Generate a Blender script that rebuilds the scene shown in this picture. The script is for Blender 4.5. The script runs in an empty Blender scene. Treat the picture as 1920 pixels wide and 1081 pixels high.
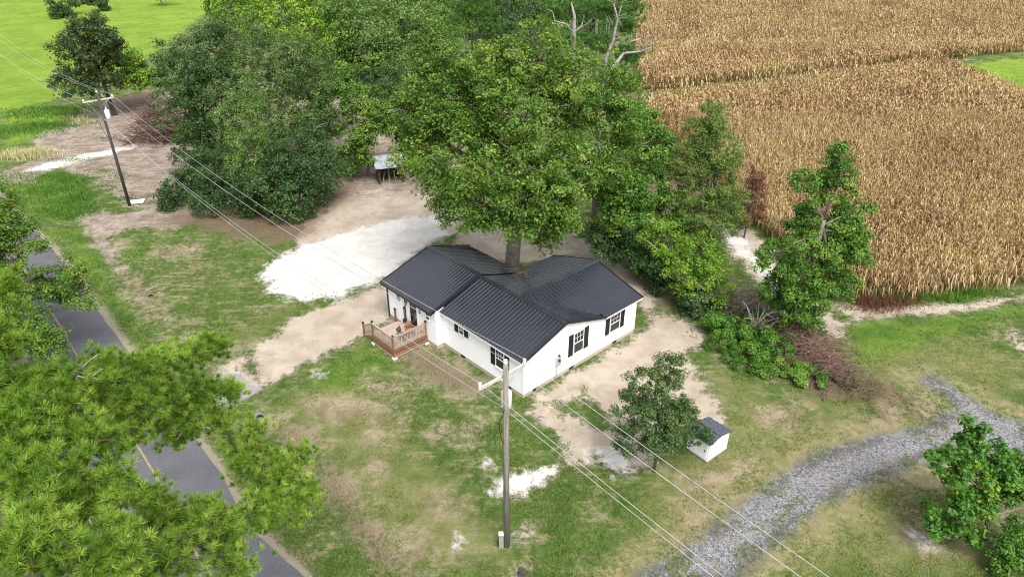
import bpy, math, random
import numpy as np
from mathutils import Vector, Matrix

# ------------------------------------------------------------------ camera, sky, sun, exposure
S = bpy.context.scene
COL = S.collection
F, CX, CY = 1331.0, 960.0, 540.5
PITCH, H = math.radians(30), 28.5
cam_d = bpy.data.cameras.new('camera'); cam = bpy.data.objects.new('camera', cam_d); COL.objects.link(cam)
cam.location = (0, 0, H); cam.rotation_euler = (math.radians(60), 0, 0)
cam_d.sensor_width = 36; cam_d.lens = 36 * F / 1920; cam_d.clip_start = 0.2; cam_d.clip_end = 6000
S.camera = cam
SUN_EL, SUN_AZ = math.radians(56), math.radians(158)      # azimuth from +Y towards +X
W = bpy.data.worlds.new('World'); S.world = W; W.use_nodes = True
wn = W.node_tree.nodes; wl = W.node_tree.links
sky = wn.new('ShaderNodeTexSky'); sky.sky_type = 'NISHITA'; sky.sun_disc = False
sky.sun_elevation = SUN_EL; sky.sun_rotation = SUN_AZ; sky.dust_density = 4.0; sky.air_density = 1.0
hs = wn.new('ShaderNodeHueSaturation'); hs.inputs['Saturation'].default_value = 0.30
wl.new(sky.outputs[0], hs.inputs['Color']); wl.new(hs.outputs[0], wn['Background'].inputs[0])
wn['Background'].inputs[1].default_value = 0.125
sl = bpy.data.lights.new('sun', 'SUN'); so = bpy.data.objects.new('sun', sl); COL.objects.link(so)
sl.energy = 1.5; sl.angle = math.radians(28); sl.color = (1.0, 0.965, 0.90)
sd = Vector((math.sin(SUN_AZ) * math.cos(SUN_EL), math.cos(SUN_AZ) * math.cos(SUN_EL), math.sin(SUN_EL)))
so.rotation_euler = sd.to_track_quat('Z', 'Y').to_euler(); so.location = (30, -30, 60)
vs = S.view_settings; vs.view_transform = 'Standard'; vs.look = 'None'; vs.gamma = 1; vs.exposure = 1.25
vs.use_curve_mapping = False
S.cycles.filter_width = 1.1; S.cycles.use_denoising = True; S.cycles.denoising_prefilter = 'NONE'

# ------------------------------------------------------------------ helpers
rng = np.random.default_rng(7); random.seed(7)
CP, SP = math.cos(PITCH), math.sin(PITCH)
def ray(x, y):
    u = (x - CX) / F; v = -(y - CY) / F
    return np.array((u, CP + v * SP, -SP + v * CP))
def gp(x, y, z=0.0):
    d = ray(x, y); t = (z - H) / d[2]; return np.array((d[0] * t, d[1] * t, z))
def at_Y(x, y, Y):
    d = ray(x, y); t = Y / d[1]; return np.array((d[0] * t, Y, H + d[2] * t))
def depth(P): return P[1] * CP - (P[2] - H) * SP

def tag(o, label=None, cat=None, group=None, kind=None):
    if label: o['label'] = label
    if cat: o['category'] = cat
    if group: o['group'] = group
    if kind: o['kind'] = kind
    return o
def empty(name, loc=(0, 0, 0), rz=0):
    o = bpy.data.objects.new(name, None); COL.objects.link(o); o.location = loc; o.rotation_euler = (0, 0, rz)
    o.empty_display_size = 0.2; return o
def link(name, me, mat=None, parent=None, loc=(0, 0, 0), rz=0):
    o = bpy.data.objects.new(name, me); COL.objects.link(o)
    if mat and not me.materials: me.materials.append(mat)
    if parent: o.parent = parent
    o.location = loc; o.rotation_euler = (0, 0, rz); return o
def mesh_np(name, V, Fc, smooth=False, tint=None):
    V = np.asarray(V, np.float32); Fc = np.asarray(Fc, np.int32); k = Fc.shape[1]
    me = bpy.data.meshes.new(name)
    me.vertices.add(len(V)); me.vertices.foreach_set('co', V.ravel())
    me.loops.add(Fc.size); me.loops.foreach_set('vertex_index', Fc.ravel())
    me.polygons.add(len(Fc)); me.polygons.foreach_set('loop_start', np.arange(0, Fc.size, k, dtype=np.int32))
    if tint is not None:
        a = me.attributes.new('tint', 'FLOAT', 'FACE'); a.data.foreach_set('value', np.asarray(tint, np.float32))
    me.update(calc_edges=True)
    if smooth: me.polygons.foreach_set('use_smooth', np.ones(len(Fc), bool))
    return me
class MB:
    """collects boxes, bars, tubes, polygons for ONE mesh"""
    def __init__(s): s.v = []; s.f = []
    def add(s, v, f):
        n = len(s.v); s.v += [tuple(map(float, p)) for p in v]; s.f += [tuple(i + n for i in q) for q in f]; return s
    def box(s, x0, x1, y0, y1, z0, z1):
        return s.add([(x0,y0,z0),(x1,y0,z0),(x1,y1,z0),(x0,y1,z0),(x0,y0,z1),(x1,y0,z1),(x1,y1,z1),(x0,y1,z1)],
                     [(0,3,2,1),(4,5,6,7),(0,1,5,4),(1,2,6,5),(2,3,7,6),(3,0,4,7)])
    def bar(s, p, q, w, h, up=(0, 0, 1)):
        p = Vector(p); q = Vector(q); d = (q - p).normalized(); u = Vector(up)
        sx = d.cross(u)
        if sx.length < 1e-4: sx = d.cross(Vector((1, 0, 0)))
        sx.normalize(); sz = sx.cross(d).normalized()
        v = [c + sx * (a * w / 2) + sz * (b * h / 2) for c in (p, q) for a, b in ((-1,-1),(1,-1),(1,1),(-1,1))]
        return s.add(v, [(0,1,2,3),(7,6,5,4),(0,4,5,1),(1,5,6,2),(2,6,7,3),(3,7,4,0)])
    def tube(s, pts, rad, n=6, cap=True):
        pts = [Vector(p) for p in pts]; k = len(pts)
        if not hasattr(rad, '__len__'): rad = [rad] * k
        v = []
        for i, p in enumerate(pts):
            d = (pts[min(i + 1, k - 1)] - pts[max(i - 1, 0)])
            if d.length < 1e-6: d = Vector((0, 0, 1))
            d.normalize(); a = d.cross(Vector((0, 0, 1)) if abs(d.z) < .9 else Vector((1, 0, 0))).normalized(); b = d.cross(a)
            for j in range(n):
                t = 2 * math.pi * j / n; v.append(p + (a * math.cos(t) + b * math.sin(t)) * rad[i])
        f = [(i*n+j, i*n+(j+1)%n, (i+1)*n+(j+1)%n, (i+1)*n+j) for i in range(k-1) for j in range(n)]
        if cap: f += [tuple(range(n-1, -1, -1)), tuple(range((k-1)*n, k*n))]
        return s.add(v, f)
    def prism(s, poly, z0, z1):
        n = len(poly); v = [(x, y, z0) for x, y in poly] + [(x, y, z1) for x, y in poly]
        return s.add(v, [tuple(range(n-1,-1,-1)), tuple(range(n, 2*n))] + [(i,(i+1)%n,n+(i+1)%n,n+i) for i in range(n)])
    def mesh(s, name, smooth=False):
        me = bpy.data.meshes.new(name); me.from_pydata(s.v, [], s.f); me.update()
        if smooth: me.polygons.foreach_set('use_smooth', np.ones(len(s.f), bool))
        return me
    def build(s, name, mat, parent=None, smooth=False, loc=(0,0,0), rz=0):
        return link(name, s.mesh(name, smooth), mat, parent, loc, rz)

# ------------------------------------------------------------------ materials
def new_mat(name):
    m = bpy.data.materials.new(name); m.use_nodes = True
    return m, m.node_tree.nodes, m.node_tree.links, m.node_tree.nodes['Principled BSDF']
def rgb(c): return (c[0], c[1], c[2], 1)
def ramp(nt, fac, stops, interp='LINEAR'):
    r = nt.nodes.new('ShaderNodeValToRGB'); r.color_ramp.interpolation = interp
    e = r.color_ramp.elements
    while len(e) < len(stops): e.new(0.5)
    for k, (p, c) in enumerate(stops): e[k].position = p; e[k].color = rgb(c)
    nt.links.new(fac, r.inputs[0]); return r.outputs[0]
def noise(nt, scale, detail=4, rough=.6, vec=None, dist=0):
    n = nt.nodes.new('ShaderNodeTexNoise'); n.inputs['Scale'].default_value = scale
    n.inputs['Detail'].default_value = detail; n.inputs['Roughness'].default_value = rough; n.inputs['Distortion'].default_value = dist
    if vec is not None: nt.links.new(vec, n.inputs['Vector'])
    return n.outputs['Fac']
def math_n(nt, op, a, b=None, c=None, clamp=False):
    n = nt.nodes.new('ShaderNodeMath'); n.operation = op; n.use_clamp = clamp
    for i, x in enumerate((a, b, c)):
        if x is None: continue
        if isinstance(x, (int, float)): n.inputs[i].default_value = x
        else: nt.links.new(x, n.inputs[i])
    return n.outputs[0]
def mixc(nt, fac, a, b, mode='MIX'):
    n = nt.nodes.new('ShaderNodeMix'); n.data_type = 'RGBA'; n.blend_type = mode
    for s_, x in ((n.inputs[0], fac), (n.inputs[6], a), (n.inputs[7], b)):
        if isinstance(x, (int, float)): s_.default_value = x
        elif isinstance(x, (tuple, list)): s_.default_value = rgb(x)
        else: nt.links.new(x, s_)
    return n.outputs[2]
def mrange(nt, v, a, b, lo=0., hi=1.):
    n = nt.nodes.new('ShaderNodeMapRange'); n.interpolation_type = 'SMOOTHSTEP'
    nt.links.new(v, n.inputs[0])
    for i, x in zip((1, 2, 3, 4), (a, b, lo, hi)):
        n.inputs[i].default_value = x
    return n.outputs[0]
def coord(nt, which='Object'):
    t = nt.nodes.new('ShaderNodeTexCoord'); return t.outputs[which]
def geom_pos(nt):
    return nt.nodes.new('ShaderNodeNewGeometry').outputs['Position']
def attr(nt, name):
    a = nt.nodes.new('ShaderNodeAttribute'); a.attribute_name = name; return a.outputs['Fac']
def bump(nt, h, bs, strength=.3, dist=.05):
    b = nt.nodes.new('ShaderNodeBump'); b.inputs['Strength'].default_value = strength; b.inputs['Distance'].default_value = dist
    nt.links.new(h, b.inputs['Height']); nt.links.new(b.outputs[0], bs.inputs['Normal'])
def simple(name, c1, c2, scale=3., rough=.7, metal=0., bstr=.15, bd=.02, spec=.4, stretch=None):
    m, n, l, b = new_mat(name); nt = m.node_tree
    v = coord(nt)
    if stretch:
        mp = n.new('ShaderNodeMapping'); mp.inputs['Scale'].default_value = stretch; l.new(v, mp.inputs[0]); v = mp.outputs[0]
    f = noise(nt, scale, 6, .65, v)
    l.new(ramp(nt, f, [(.3, c1), (.7, c2)]), b.inputs['Base Color'])
    b.inputs['Roughness'].default_value = rough; b.inputs['Metallic'].default_value = metal
    b.inputs['Specular IOR Level'].default_value = spec
    if bstr: bump(nt, f, b, bstr, bd)
    return m
def leaf_mat(name, stops, trans=.35, rough=.5, nscale=.35, lift=1.15):
    m, n, l, b = new_mat(name); nt = m.node_tree
    t = attr(nt, 'tint'); cl = noise(nt, nscale, 3, .6, geom_pos(nt))
    f = math_n(nt, 'MULTIPLY_ADD', math_n(nt, 'SUBTRACT', cl, .5), 1.1, t, True)
    c = ramp(nt, f, [(p_, tuple(min(.8, v_ * lift) for v_ in q_)) for p_, q_ in stops])
    l.new(c, b.inputs['Base Color']); b.inputs['Roughness'].default_value = rough; b.inputs['Specular IOR Level'].default_value = .3
    tr = n.new('ShaderNodeBsdfTranslucent'); l.new(mixc(nt, .5, c, (.22, .30, .03)), tr.inputs[0])
    mx = n.new('ShaderNodeMixShader'); mx.inputs[0].default_value = trans
    l.new(b.outputs[0], mx.inputs[1]); l.new(tr.outputs[0], mx.inputs[2]); l.new(mx.outputs[0], n['Material Output'].inputs[0])
    return m

M = {}
M['oak'] = leaf_mat('oak_leaf', [(.0, (.026, .066, .010)), (.45, (.072, .160, .018)), (.8, (.140, .225, .028)), (1, (.24, .27, .05))])
M['dark'] = leaf_mat('evergreen_leaf', [(.0, (.014, .040, .014)), (.5, (.036, .085, .024)), (.85, (.070, .125, .034)), (1, (.12, .16, .06))])
M['grey'] = leaf_mat('cedar_leaf', [(.0, (.026, .062, .018)), (.5, (.066, .130, .030)), (1, (.15, .20, .06))])
M['light'] = leaf_mat('light_leaf', [(.0, (.035, .085, .015)), (.5, (.095, .185, .035)), (1, (.22, .30, .10))])
M['lime'] = leaf_mat('lime_leaf', [(.0, (.045, .12, .010)), (.5, (.13, .26, .020)), (1, (.26, .36, .04))])
M['mid'] = leaf_mat('mid_leaf', [(.0, (.024, .070, .010)), (.5, (.066, .160, .018)), (.85, (.13, .24, .030)), (1, (.23, .29, .06))])
M['feather'] = leaf_mat('feather_leaf', [(.0, (.045, .085, .014)), (.5, (.095, .165, .028)), (1, (.20, .25, .07))])
M['young'] = leaf_mat('young_leaf', [(.0, (.020, .052, .014)), (.5, (.050, .105, .028)), (1, (.14, .20, .07))])
M['big'] = leaf_mat('broad_leaf', [(.0, (.022, .085, .010)), (.6, (.060, .165, .018)), (.93, (.11, .24, .025)), (1, (.30, .35, .03))], nscale=.5)
M['pine'] = leaf_mat('pine_needle', [(.0, (.052, .120, .010)), (.5, (.145, .265, .024)), (1, (.31, .42, .07))], trans=.3)
M['fpine'] = leaf_mat('far_pine_needle', [(.0, (.018, .070, .012)), (.5, (.045, .145, .018)), (1, (.10, .22, .03))], trans=.3)
M['rust'] = leaf_mat('dead_leaf', [(.0, (.05, .018, .012)), (.5, (.115, .042, .028)), (1, (.19, .08, .05))], trans=.2, lift=1.0)
M['rusty_tip'] = leaf_mat('bronze_leaf', [(.0, (.016, .040, .014)), (.55, (.036, .070, .022)), (.85, (.062, .075, .026)), (1, (.13, .075, .032))])
M['bramble'] = leaf_mat('bramble_leaf', [(.0, (.022, .075, .008)), (.5, (.055, .155, .015)), (1, (.13, .25, .035))])
M['straw'] = leaf_mat('straw_blade', [(.0, (.30, .27, .10)), (.5, (.50, .46, .22)), (1, (.62, .58, .34))], trans=.25, lift=1.0)
M['grassblade'] = leaf_mat('grass_blade', [(.0, (.050, .100, .012)), (.5, (.095, .165, .022)), (1, (.18, .22, .05))], trans=.3, nscale=.25, lift=1.0)
M['corn'] = leaf_mat('dry_corn_leaf', [(.0, (.11, .056, .022)), (.3, (.29, .170, .075)), (.62, (.44, .295, .150)), (.92, (.61, .475, .29)), (1, (.42, .35, .09))], trans=.25, nscale=.09, lift=1.0)
M['bark'] = simple('bark', (.09, .075, .06), (.26, .225, .19), 9, .9, bstr=.6, bd=.05, stretch=(1, 1, .25))
M['dark_bark'] = simple('dark_bark', (.03, .022, .018), (.085, .065, .05), 9, .9, bstr=.6, bd=.05, stretch=(1, 1, .25))
M['dead_wood'] = simple('dead_wood', (.13, .11, .095), (.36, .325, .29), 5, .85, bstr=.3)
M['stick'] = simple('brush_stick', (.085, .045, .035), (.22, .14, .11), 3, .9)
M['grey_stick'] = simple('grey_stick', (.14, .105, .085), (.38, .31, .26), 3, .9)
M['pole'] = simple('weathered_pole', (.10, .088, .074), (.27, .245, .21), 6, .9, bstr=.4, stretch=(3, 3, .15))
M['dark_pole'] = simple('creosote_pole', (.025, .022, .02), (.085, .075, .065), 6, .9, bstr=.4, stretch=(3, 3, .15))
M['arm'] = simple('weathered_crossarm', (.30, .28, .25), (.55, .53, .49), 6, .85)
M['galv'] = simple('galvanised_steel', (.42, .45, .47), (.60, .62, .64), 4, .4, .6, 0)
M['porcelain'] = simple('white_porcelain', (.62, .63, .64), (.78, .78, .78), 6, .3, 0, 0)
M['tank'] = simple('transformer_paint', (.58, .61, .62), (.74, .76, .76), 4, .4, 0, 0)
M['wire'] = simple('aluminium_wire', (.34, .34, .34), (.48, .48, .48), 1, .5, .3, 0)
M['black'] = simple('black_paint', (.008, .008, .009), (.016, .016, .018), 4, .45, 0, 0)
M['vent'] = simple('vent_grille', (.012, .011, .010), (.03, .027, .024), 30, .7)
M['white_trim'] = simple('white_trim', (.70, .70, .70), (.78, .78, .78), 2, .5, 0, 0)
M['concrete'] = simple('concrete', (.17, .165, .17), (.26, .25, .255), 3, .9)
M['block'] = simple('footing_block', (.55, .53, .50), (.72, .70, .67), 4, .9)
M['sheet'] = simple('white_sheet', (.66, .66, .65), (.80, .80, .79), 3, .5, 0, .1)
M['tin'] = simple('old_tin', (.17, .19, .22), (.46, .50, .54), 1.3, .45, .3, .2)

def wood_mat(name, c1, c2):
    m, n, l, b = new_mat(name); nt = m.node_tree
    oi = n.new('ShaderNodeObjectInfo')
    mp = n.new('ShaderNodeMapping'); l.new(coord(nt), mp.inputs[0]); mp.inputs['Scale'].default_value = (2, 2, 2)
    f = noise(nt, 5, 6, .7, mp.outputs[0])
    f2 = math_n(nt, 'MULTIPLY_ADD', math_n(nt, 'SUBTRACT', oi.outputs['Random'], .5), .5, f, True)
    l.new(ramp(nt, f2, [(.2, c1), (.8, c2)]), b.inputs['Base Color']); b.inputs['Roughness'].default_value = .8
    bump(nt, f, b, .2, .01); return m
M['deck'] = wood_mat('weathered_decking', (.26, .19, .145), (.46, .37, .30))
M['rail'] = wood_mat('rail_wood', (.27, .19, .14), (.44, .345, .275))
M['rim'] = wood_mat('stained_rim', (.14, .066, .032), (.27, .145, .08))
M['skid'] = wood_mat('skid_wood', (.16, .12, .09), (.30, .24, .19))

# roof metal
m, n, l, b = new_mat('roof_metal'); nt = m.node_tree
f = noise(nt, .8, 5, .6, geom_pos(nt)); f2 = noise(nt, 14, 4, .7, geom_pos(nt))
l.new(ramp(nt, math_n(nt, 'MULTIPLY_ADD', f2, .4, math_n(nt, 'MULTIPLY', f, .6)), [(.3, (.013, .0145, .021)), (.7, (.022, .025, .034))]), b.inputs['Base Color'])
l.new(mrange(nt, f, .3, .7, .17, .28), b.inputs['Roughness']); b.inputs['Specular IOR Level'].default_value = .95
M['roof'] = m
m, n, l, b = new_mat('shed_roof_metal'); b.inputs['Roughness'].default_value = .35
l.new(ramp(m.node_tree, noise(m.node_tree, 3, 5, .6), [(.3, (.05, .055, .075)), (.7, (.085, .09, .115))]), b.inputs['Base Color']); M['shed_roof'] = m
# vinyl siding
m, n, l, b = new_mat('vinyl_siding'); nt = m.node_tree
sx = n.new('ShaderNodeSeparateXYZ'); l.new(geom_pos(nt), sx.inputs[0])
saw = math_n(nt, 'FRACT', math_n(nt, 'DIVIDE', sx.outputs[2], .125))
lap = mrange(nt, saw, .0, .14, .80, 1.0)
f = noise(nt, .7, 5, .6, geom_pos(nt))
base = ramp(nt, f, [(.3, (.735, .745, .76)), (.7, (.80, .805, .81))])
l.new(base, b.inputs['Base Color']); b.inputs['Roughness'].default_value = .5
bump(nt, math_n(nt, 'SUBTRACT', 1., saw), b, .55, .02); M['siding'] = m
# brick skirting
m, n, l, b = new_mat('brick_skirting'); nt = m.node_tree
bt = n.new('ShaderNodeTexBrick'); bt.inputs['Color1'].default_value = rgb((.30, .20, .15)); bt.inputs['Color2'].default_value = rgb((.40, .29, .22))
bt.inputs['Mortar'].default_value = rgb((.48, .42, .36)); bt.inputs['Scale'].default_value = 1; bt.inputs['Brick Width'].default_value = .3
bt.inputs['Row Height'].default_value = .1; bt.inputs['Mortar Size'].default_value = .012
cb = n.new('ShaderNodeCombineXYZ'); sp = n.new('ShaderNodeSeparateXYZ'); l.new(coord(nt), sp.inputs[0])
l.new(math_n(nt, 'ADD', sp.outputs[0], sp.outputs[1]), cb.inputs[0]); l.new(sp.outputs[2], cb.inputs[1]); l.new(cb.outputs[0], bt.inputs['Vector'])
l.new(mixc(nt, noise(nt, 2, 5, .7), bt.outputs[0], (.42, .35, .29)), b.inputs['Base Color']); b.inputs['Roughness'].default_value = .9
bump(nt, bt.outputs['Fac'], b, -.3, .01); M['brick'] = m
# glass
m, n, l, b = new_mat('window_glass'); b.inputs['Base Color'].default_value = (.016, .020, .022, 1); b.inputs['Roughness'].default_value = .06
b.inputs['Specular IOR Level'].default_value = .6; M['glass'] = m
# asphalt
m, n, l, b = new_mat('asphalt'); nt = m.node_tree; P = geom_pos(nt)
a1 = noise(nt, .35, 5, .6, P); a2 = noise(nt, 22, 3, .8, P); a3 = noise(nt, 1.6, 4, .7, P)
c = mixc(nt, mrange(nt, a1, .35, .65), (.050, .052, .060), (.078, .080, .090))
c = mixc(nt, mrange(nt, a2, .35, .75), c, (.125, .125, .135))
c = mixc(nt, mrange(nt, a3, .66, .74), c, (.03, .03, .034)); l.new(c, b.inputs['Base Color']); b.inputs['Roughness'].default_value = .9
bump(nt, a2, b, .5, .02); M['asphalt'] = m
M['yellow'] = simple('worn_yellow_paint', (.12, .105, .075), (.36, .28, .13), 9, .8)

# ------------------------------------------------------------------ ground
def wpoly(pts): return np.array([gp(*p)[:2] for p in pts])
def sdf(P, poly):
    """signed distance, positive inside"""
    d = np.full(len(P), 1e9); inside = np.zeros(len(P), bool); n = len(poly)
    for i in range(n):
        a = poly[i]; b_ = poly[(i + 1) % n]; e = b_ - a; w = P - a
        t = np.clip((w @ e) / max(e @ e, 1e-9), 0, 1); q = w - t[:, None] * e
        d = np.minimum(d, np.einsum('ij,ij->i', q, q))
        c = ((a[1] > P[:, 1]) != (b_[1] > P[:, 1])) & (P[:, 0] < (b_[0] - a[0]) * (P[:, 1] - a[1]) / (b_[1] - a[1] + 1e-12) + a[0])
        inside ^= c
    d = np.sqrt(d); return np.where(inside, d, -d)
def line_d(P, pts):
    d = np.full(len(P), 1e9)
    for a, b_ in zip(pts[:-1], pts[1:]):
        e = b_ - a; w = P - a; t = np.clip((w @ e) / max(e @ e, 1e-9), 0, 1); q = w - t[:, None] * e
        d = np.minimum(d, np.sqrt(np.einsum('ij,ij->i', q, q)))
    return d
ZONES = {
 'white': [
   [(30,322),(90,303),(170,286),(255,266),(252,278),(165,300),(75,324)],
   [(478,515),(500,488),(545,468),(590,450),(660,428),(740,408),(835,400),(842,440),(800,462),(742,520),(700,534),(625,562),(560,570),(500,552)],
   [(905,918),(955,880),(1045,868),(1052,892),(985,925),(930,935)],[(885,862),(945,858),(945,872),(900,874)],
   [(1080,850),(1110,832),(1150,838),(1195,850),(1190,885),(1150,895),(1120,868)],[(1688,992),(1715,992),(1752,1022),(1740,1042),(1700,1028)],
   [(850,1005),(868,1010),(866,1026),(852,1024)],[(575,700),(620,690),(625,704),(590,712)],
   [(1345,405),(1370,425),(1400,450),(1430,485),(1470,520),(1465,545),(1425,520),(1385,480),(1350,450)],
   [(1790,112),(1920,100),(1920,108),(1795,118)],
   [(1640,884),(1665,890),(1660,898),(1640,896)]],
 'tan': [
   [(975,765),(1010,745),(1060,760),(1120,800),(1170,800),(1230,870),(1180,900),(1120,870),(1060,885),(1020,910),(965,940),(930,925),(1000,880),(1050,850),(1020,800)],
   [(20,325),(90,305),(170,290),(255,270),(250,280),(160,300),(70,325)],
   [(740,528),(690,538),(630,565),(575,580),(540,600),(475,650),(458,690),(470,718),(510,720),(600,676),(690,630),(735,600),(780,600),(800,540)],
   [(975,770),(1000,735),(1080,690),(1195,625),(1215,585),(1260,580),(1320,610),(1335,650),(1290,660),(1320,700),(1345,740),(1375,785),(1368,812),(1300,810),(1285,760),(1250,770),(1260,830),(1205,885),(1160,895),(1120,850),(1150,800),(1090,745),(1045,760),(1010,800)],
   [(545,455),(578,388),(650,358),(750,352),(850,375),(880,420),(830,455),(700,500),(590,530)],
   [(855,470),(845,435),(935,420),(1060,430),(1130,460),(1180,500),(1240,560),(1215,600),(1150,530),(1060,480),(960,500)],
   [(1570,560),(1640,570),(1790,570),(1920,545),(2100,530),(2100,548),(1920,565),(1790,590),(1640,600),(1590,610)],
   [(965,1062),(1000,1058),(1010,1090),(960,1090)],[(955,990),(990,985),(1000,1010),(965,1025)],
   [(1330,430),(1350,400),(1420,430),(1490,520),(1580,600),(1600,640),(1560,640),(1440,560)],
   [(1880,620),(1925,610),(1925,665),(1890,650)],[(395,690),(460,655),(500,720),(480,745),(430,760),(395,755)]],
 'pink': [
   [(-40,340),(60,300),(60,260),(130,225),(200,190),(290,165),(335,175),(365,260),(360,350),(300,395),(250,395),(210,365),(150,330),(110,315),(40,345)],
   [(560,180),(760,180),(800,240),(780,345),(600,350),(560,300)],[(140,385),(200,395),(320,390),(420,385),(330,430),(260,430),(215,440),(240,495),(212,505),(165,450)],
   [(590,360),(650,330),(740,332),(830,355),(800,372),(660,372)]],
 'mulch': [
   [(270,418),(330,395),(430,385),(600,370),(640,330),(700,330),(620,400),(600,440),(520,465),(400,440)],
   [(680,300),(790,300),(800,350),(740,345),(690,335)],
   [(1090,440),(1190,480),(1260,560),(1330,600),(1400,600),(1560,700),(1620,740),(1560,770),(1450,680),(1330,600),(1240,580),(1160,505)],
   [(1590,545),(1720,545),(1730,580),(1640,600),(1590,575)],[(1330,560),(1420,560),(1530,640),(1620,700),(1630,760),(1540,765),(1380,650)],
   [(745,650),(810,655),(905,715),(930,745),(840,735),(770,700)],
   [(200,185),(300,165),(330,190),(300,230),(230,215)],[(1150,130),(1260,230),(1400,410),(1380,440),(1250,420),(1150,330)],
   [(500,790),(560,790),(640,880),(700,960),(790,1090),(730,1090),(650,990),(580,890)],[(1790,930),(1830,900),(1960,930),(1960,1090),(1850,1050)]],
 'bare': [
   [(745,650),(815,655),(905,715),(935,748),(850,740),(770,705)],[(505,785),(560,790),(640,880),(700,960),(790,1090),(735,1090),(650,990),(585,890)],
   [(590,745),(690,745),(705,775),(640,790),(585,775)],[(690,760),(750,770),(745,795),(700,785)],[(780,930),(850,935),(865,965),(800,965)],[(700,815),(730,820),(720,850),(690,840)],
   [(690,870),(712,860),(730,885),(705,895)],[(690,1000),(800,1005),(820,1040),(740,1050)],[(690,700),(745,715),(740,740),(680,725)],[(830,800),(905,800),(890,825),(820,820)],
   [(1280,890),(1400,860),(1440,880),(1380,920),(1300,930)],[(1400,770),(1500,760),(1540,785),(1450,800)],[(1590,800),(1660,770),(1720,745),(1700,780),(1620,815)],[(1280,960),(1330,950),(1340,990),(1270,1000)],
   [(210,495),(245,500),(300,560),(320,600),(290,590),(240,540)],[(320,605),(400,690),(450,650),(470,640),(430,700),(380,690)],[(290,470),(370,455),(380,470),(300,485)],[(1640,880),(1780,860),(1800,900),(1700,920)],[(1700,960),(1760,1000),(1740,1050),(1690,1010)]],
 'gravel': [
   [(1190,1090),(1280,1035),(1380,960),(1450,900),(1540,850),(1640,820),(1730,800),(1800,765),(1780,740),(1730,715),(1740,705),(1800,735),(1860,775),(1925,795),(1925,860),(1860,850),(1760,850),(1690,880),(1620,905),(1540,940),(1460,1010),(1390,1065),(1350,1090)]],
 'lush': [
   [(-600,225),(0,215),(110,185),(215,140),(300,95),(420,0),(420,-60),(-1500,-60)],
   [(10,350),(70,320),(150,330),(165,400),(110,412),(60,415),(30,395)],[(0,215),(100,195),(130,235),(60,265),(0,285)],
   [(90,430),(150,415),(215,480),(300,440),(260,480),(210,515),(230,560),(310,680),(380,790),(360,800),(270,680),(150,500)],
   [(1920,105),(1790,125),(1800,140),(1925,190),(2200,210),(2200,90)],[(1200,180),(1780,115),(1780,125),(1200,200)],
   [(1570,575),(1700,600),(1920,570),(1920,590),(1760,640),(1640,680),(1600,760),(1500,770),(1600,690)],
   [(560,720),(690,640),(760,690),(700,740),(600,740)],[(1010,720),(1060,710),(1100,740),(1060,770),(1020,760)],[(1380,740),(1400,740),(1410,790),(1370,790)]],
 'dry': [
   [(1330,690),(1500,760),(1620,770),(1700,740),(1800,900),(1920,860),(1920,1090),(1100,1090),(1200,930)],
   [(1600,640),(1780,620),(1920,680),(1920,780),(1850,760),(1760,700),(1640,760)],[(500,760),(640,690),(740,760),(800,860),(900,960),(960,1060),(760,1060),(620,860)],
   [(430,630),(480,600),(560,570),(470,650)]],
}
ROAD_R = [gp(*p)[:2] for p in ((28,398),(100,470),(180,575),(225,640),(300,730),(400,870),(480,1000),(570,1081))]
ROAD_R = [ROAD_R[0] + (ROAD_R[0] - ROAD_R[1]) * 14 + np.array((-4, 10))] + ROAD_R + [ROAD_R[-1] + (ROAD_R[-1] - ROAD_R[-3]) * 12]
ROAD_R = np.array(ROAD_R)
ROAD_W = 5.4
def offset_line(L, d):
    T = np.gradient(L, axis=0); T /= np.linalg.norm(T, axis=1)[:, None]; return L + np.stack((T[:, 1], -T[:, 0]), 1) * d
DITCH = [[gp(*p)[:2] for p in q] for q in ([(60,330),(150,425),(225,492),(262,530)], [(500,795),(600,890),(680,980),(760,1085),(860,1250)])]
def ditch_depth(P):
    z = np.zeros(len(P))
    for q in DITCH: z = np.maximum(z, .42 * np.exp(-(line_d(P, q) / 1.0) ** 2))
    return z
def vnoise(P, s, seed):
    r = np.random.default_rng(seed); G = r.random((64, 64)); q = P / s; i = np.floor(q).astype(int); f = q - i; f = f * f * (3 - 2 * f)
    g_ = lambda a, b_: G[(i[:, 0] + a) % 64, (i[:, 1] + b_) % 64]
    return (g_(0,0)*(1-f[:,0])+g_(1,0)*f[:,0])*(1-f[:,1]) + (g_(0,1)*(1-f[:,0])+g_(1,1)*f[:,0])*f[:,1]
ROADC = offset_line(ROAD_R, ROAD_W / 2)
def ground_z(P):
    P = np.atleast_2d(P)[:, :2]; n_ = (vnoise(P, 3.1, 1) - .5) * .10 + (vnoise(P, .9, 2) - .5) * .04
    hx = P - np.array((0.69, 35.42)); a = hx @ np.array((.7314, .682)); b_ = hx @ np.array((-.682, .7314))
    flat = np.clip(np.maximum(np.maximum(-4 - a, a - 11.4), np.maximum(-.3 - b_, b_ - 14.2)) / 2, 0, 1)
    flat *= np.clip((line_d(P, ROADC) - ROAD_W / 2 - .2) / 1.5, 0, 1)
    return (n_ - .02) * flat - ditch_depth(P)
def growing(a, b_, step, lo, hi):
    xs = list(np.arange(a, b_, step)); s = step; x = xs[-1]; r = []
    while x < hi: s *= 1.22; x += s; r.append(x)
    s = step; x = xs[0]; lft = []
    while x > lo: s *= 1.22; x -= s; lft.append(x)
    return np.array(lft[::-1] + xs + r)
gx = growing(-58, 46, .34, -2500, 2500); gy = growing(14, 104, .34, -300, 3500)
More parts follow.
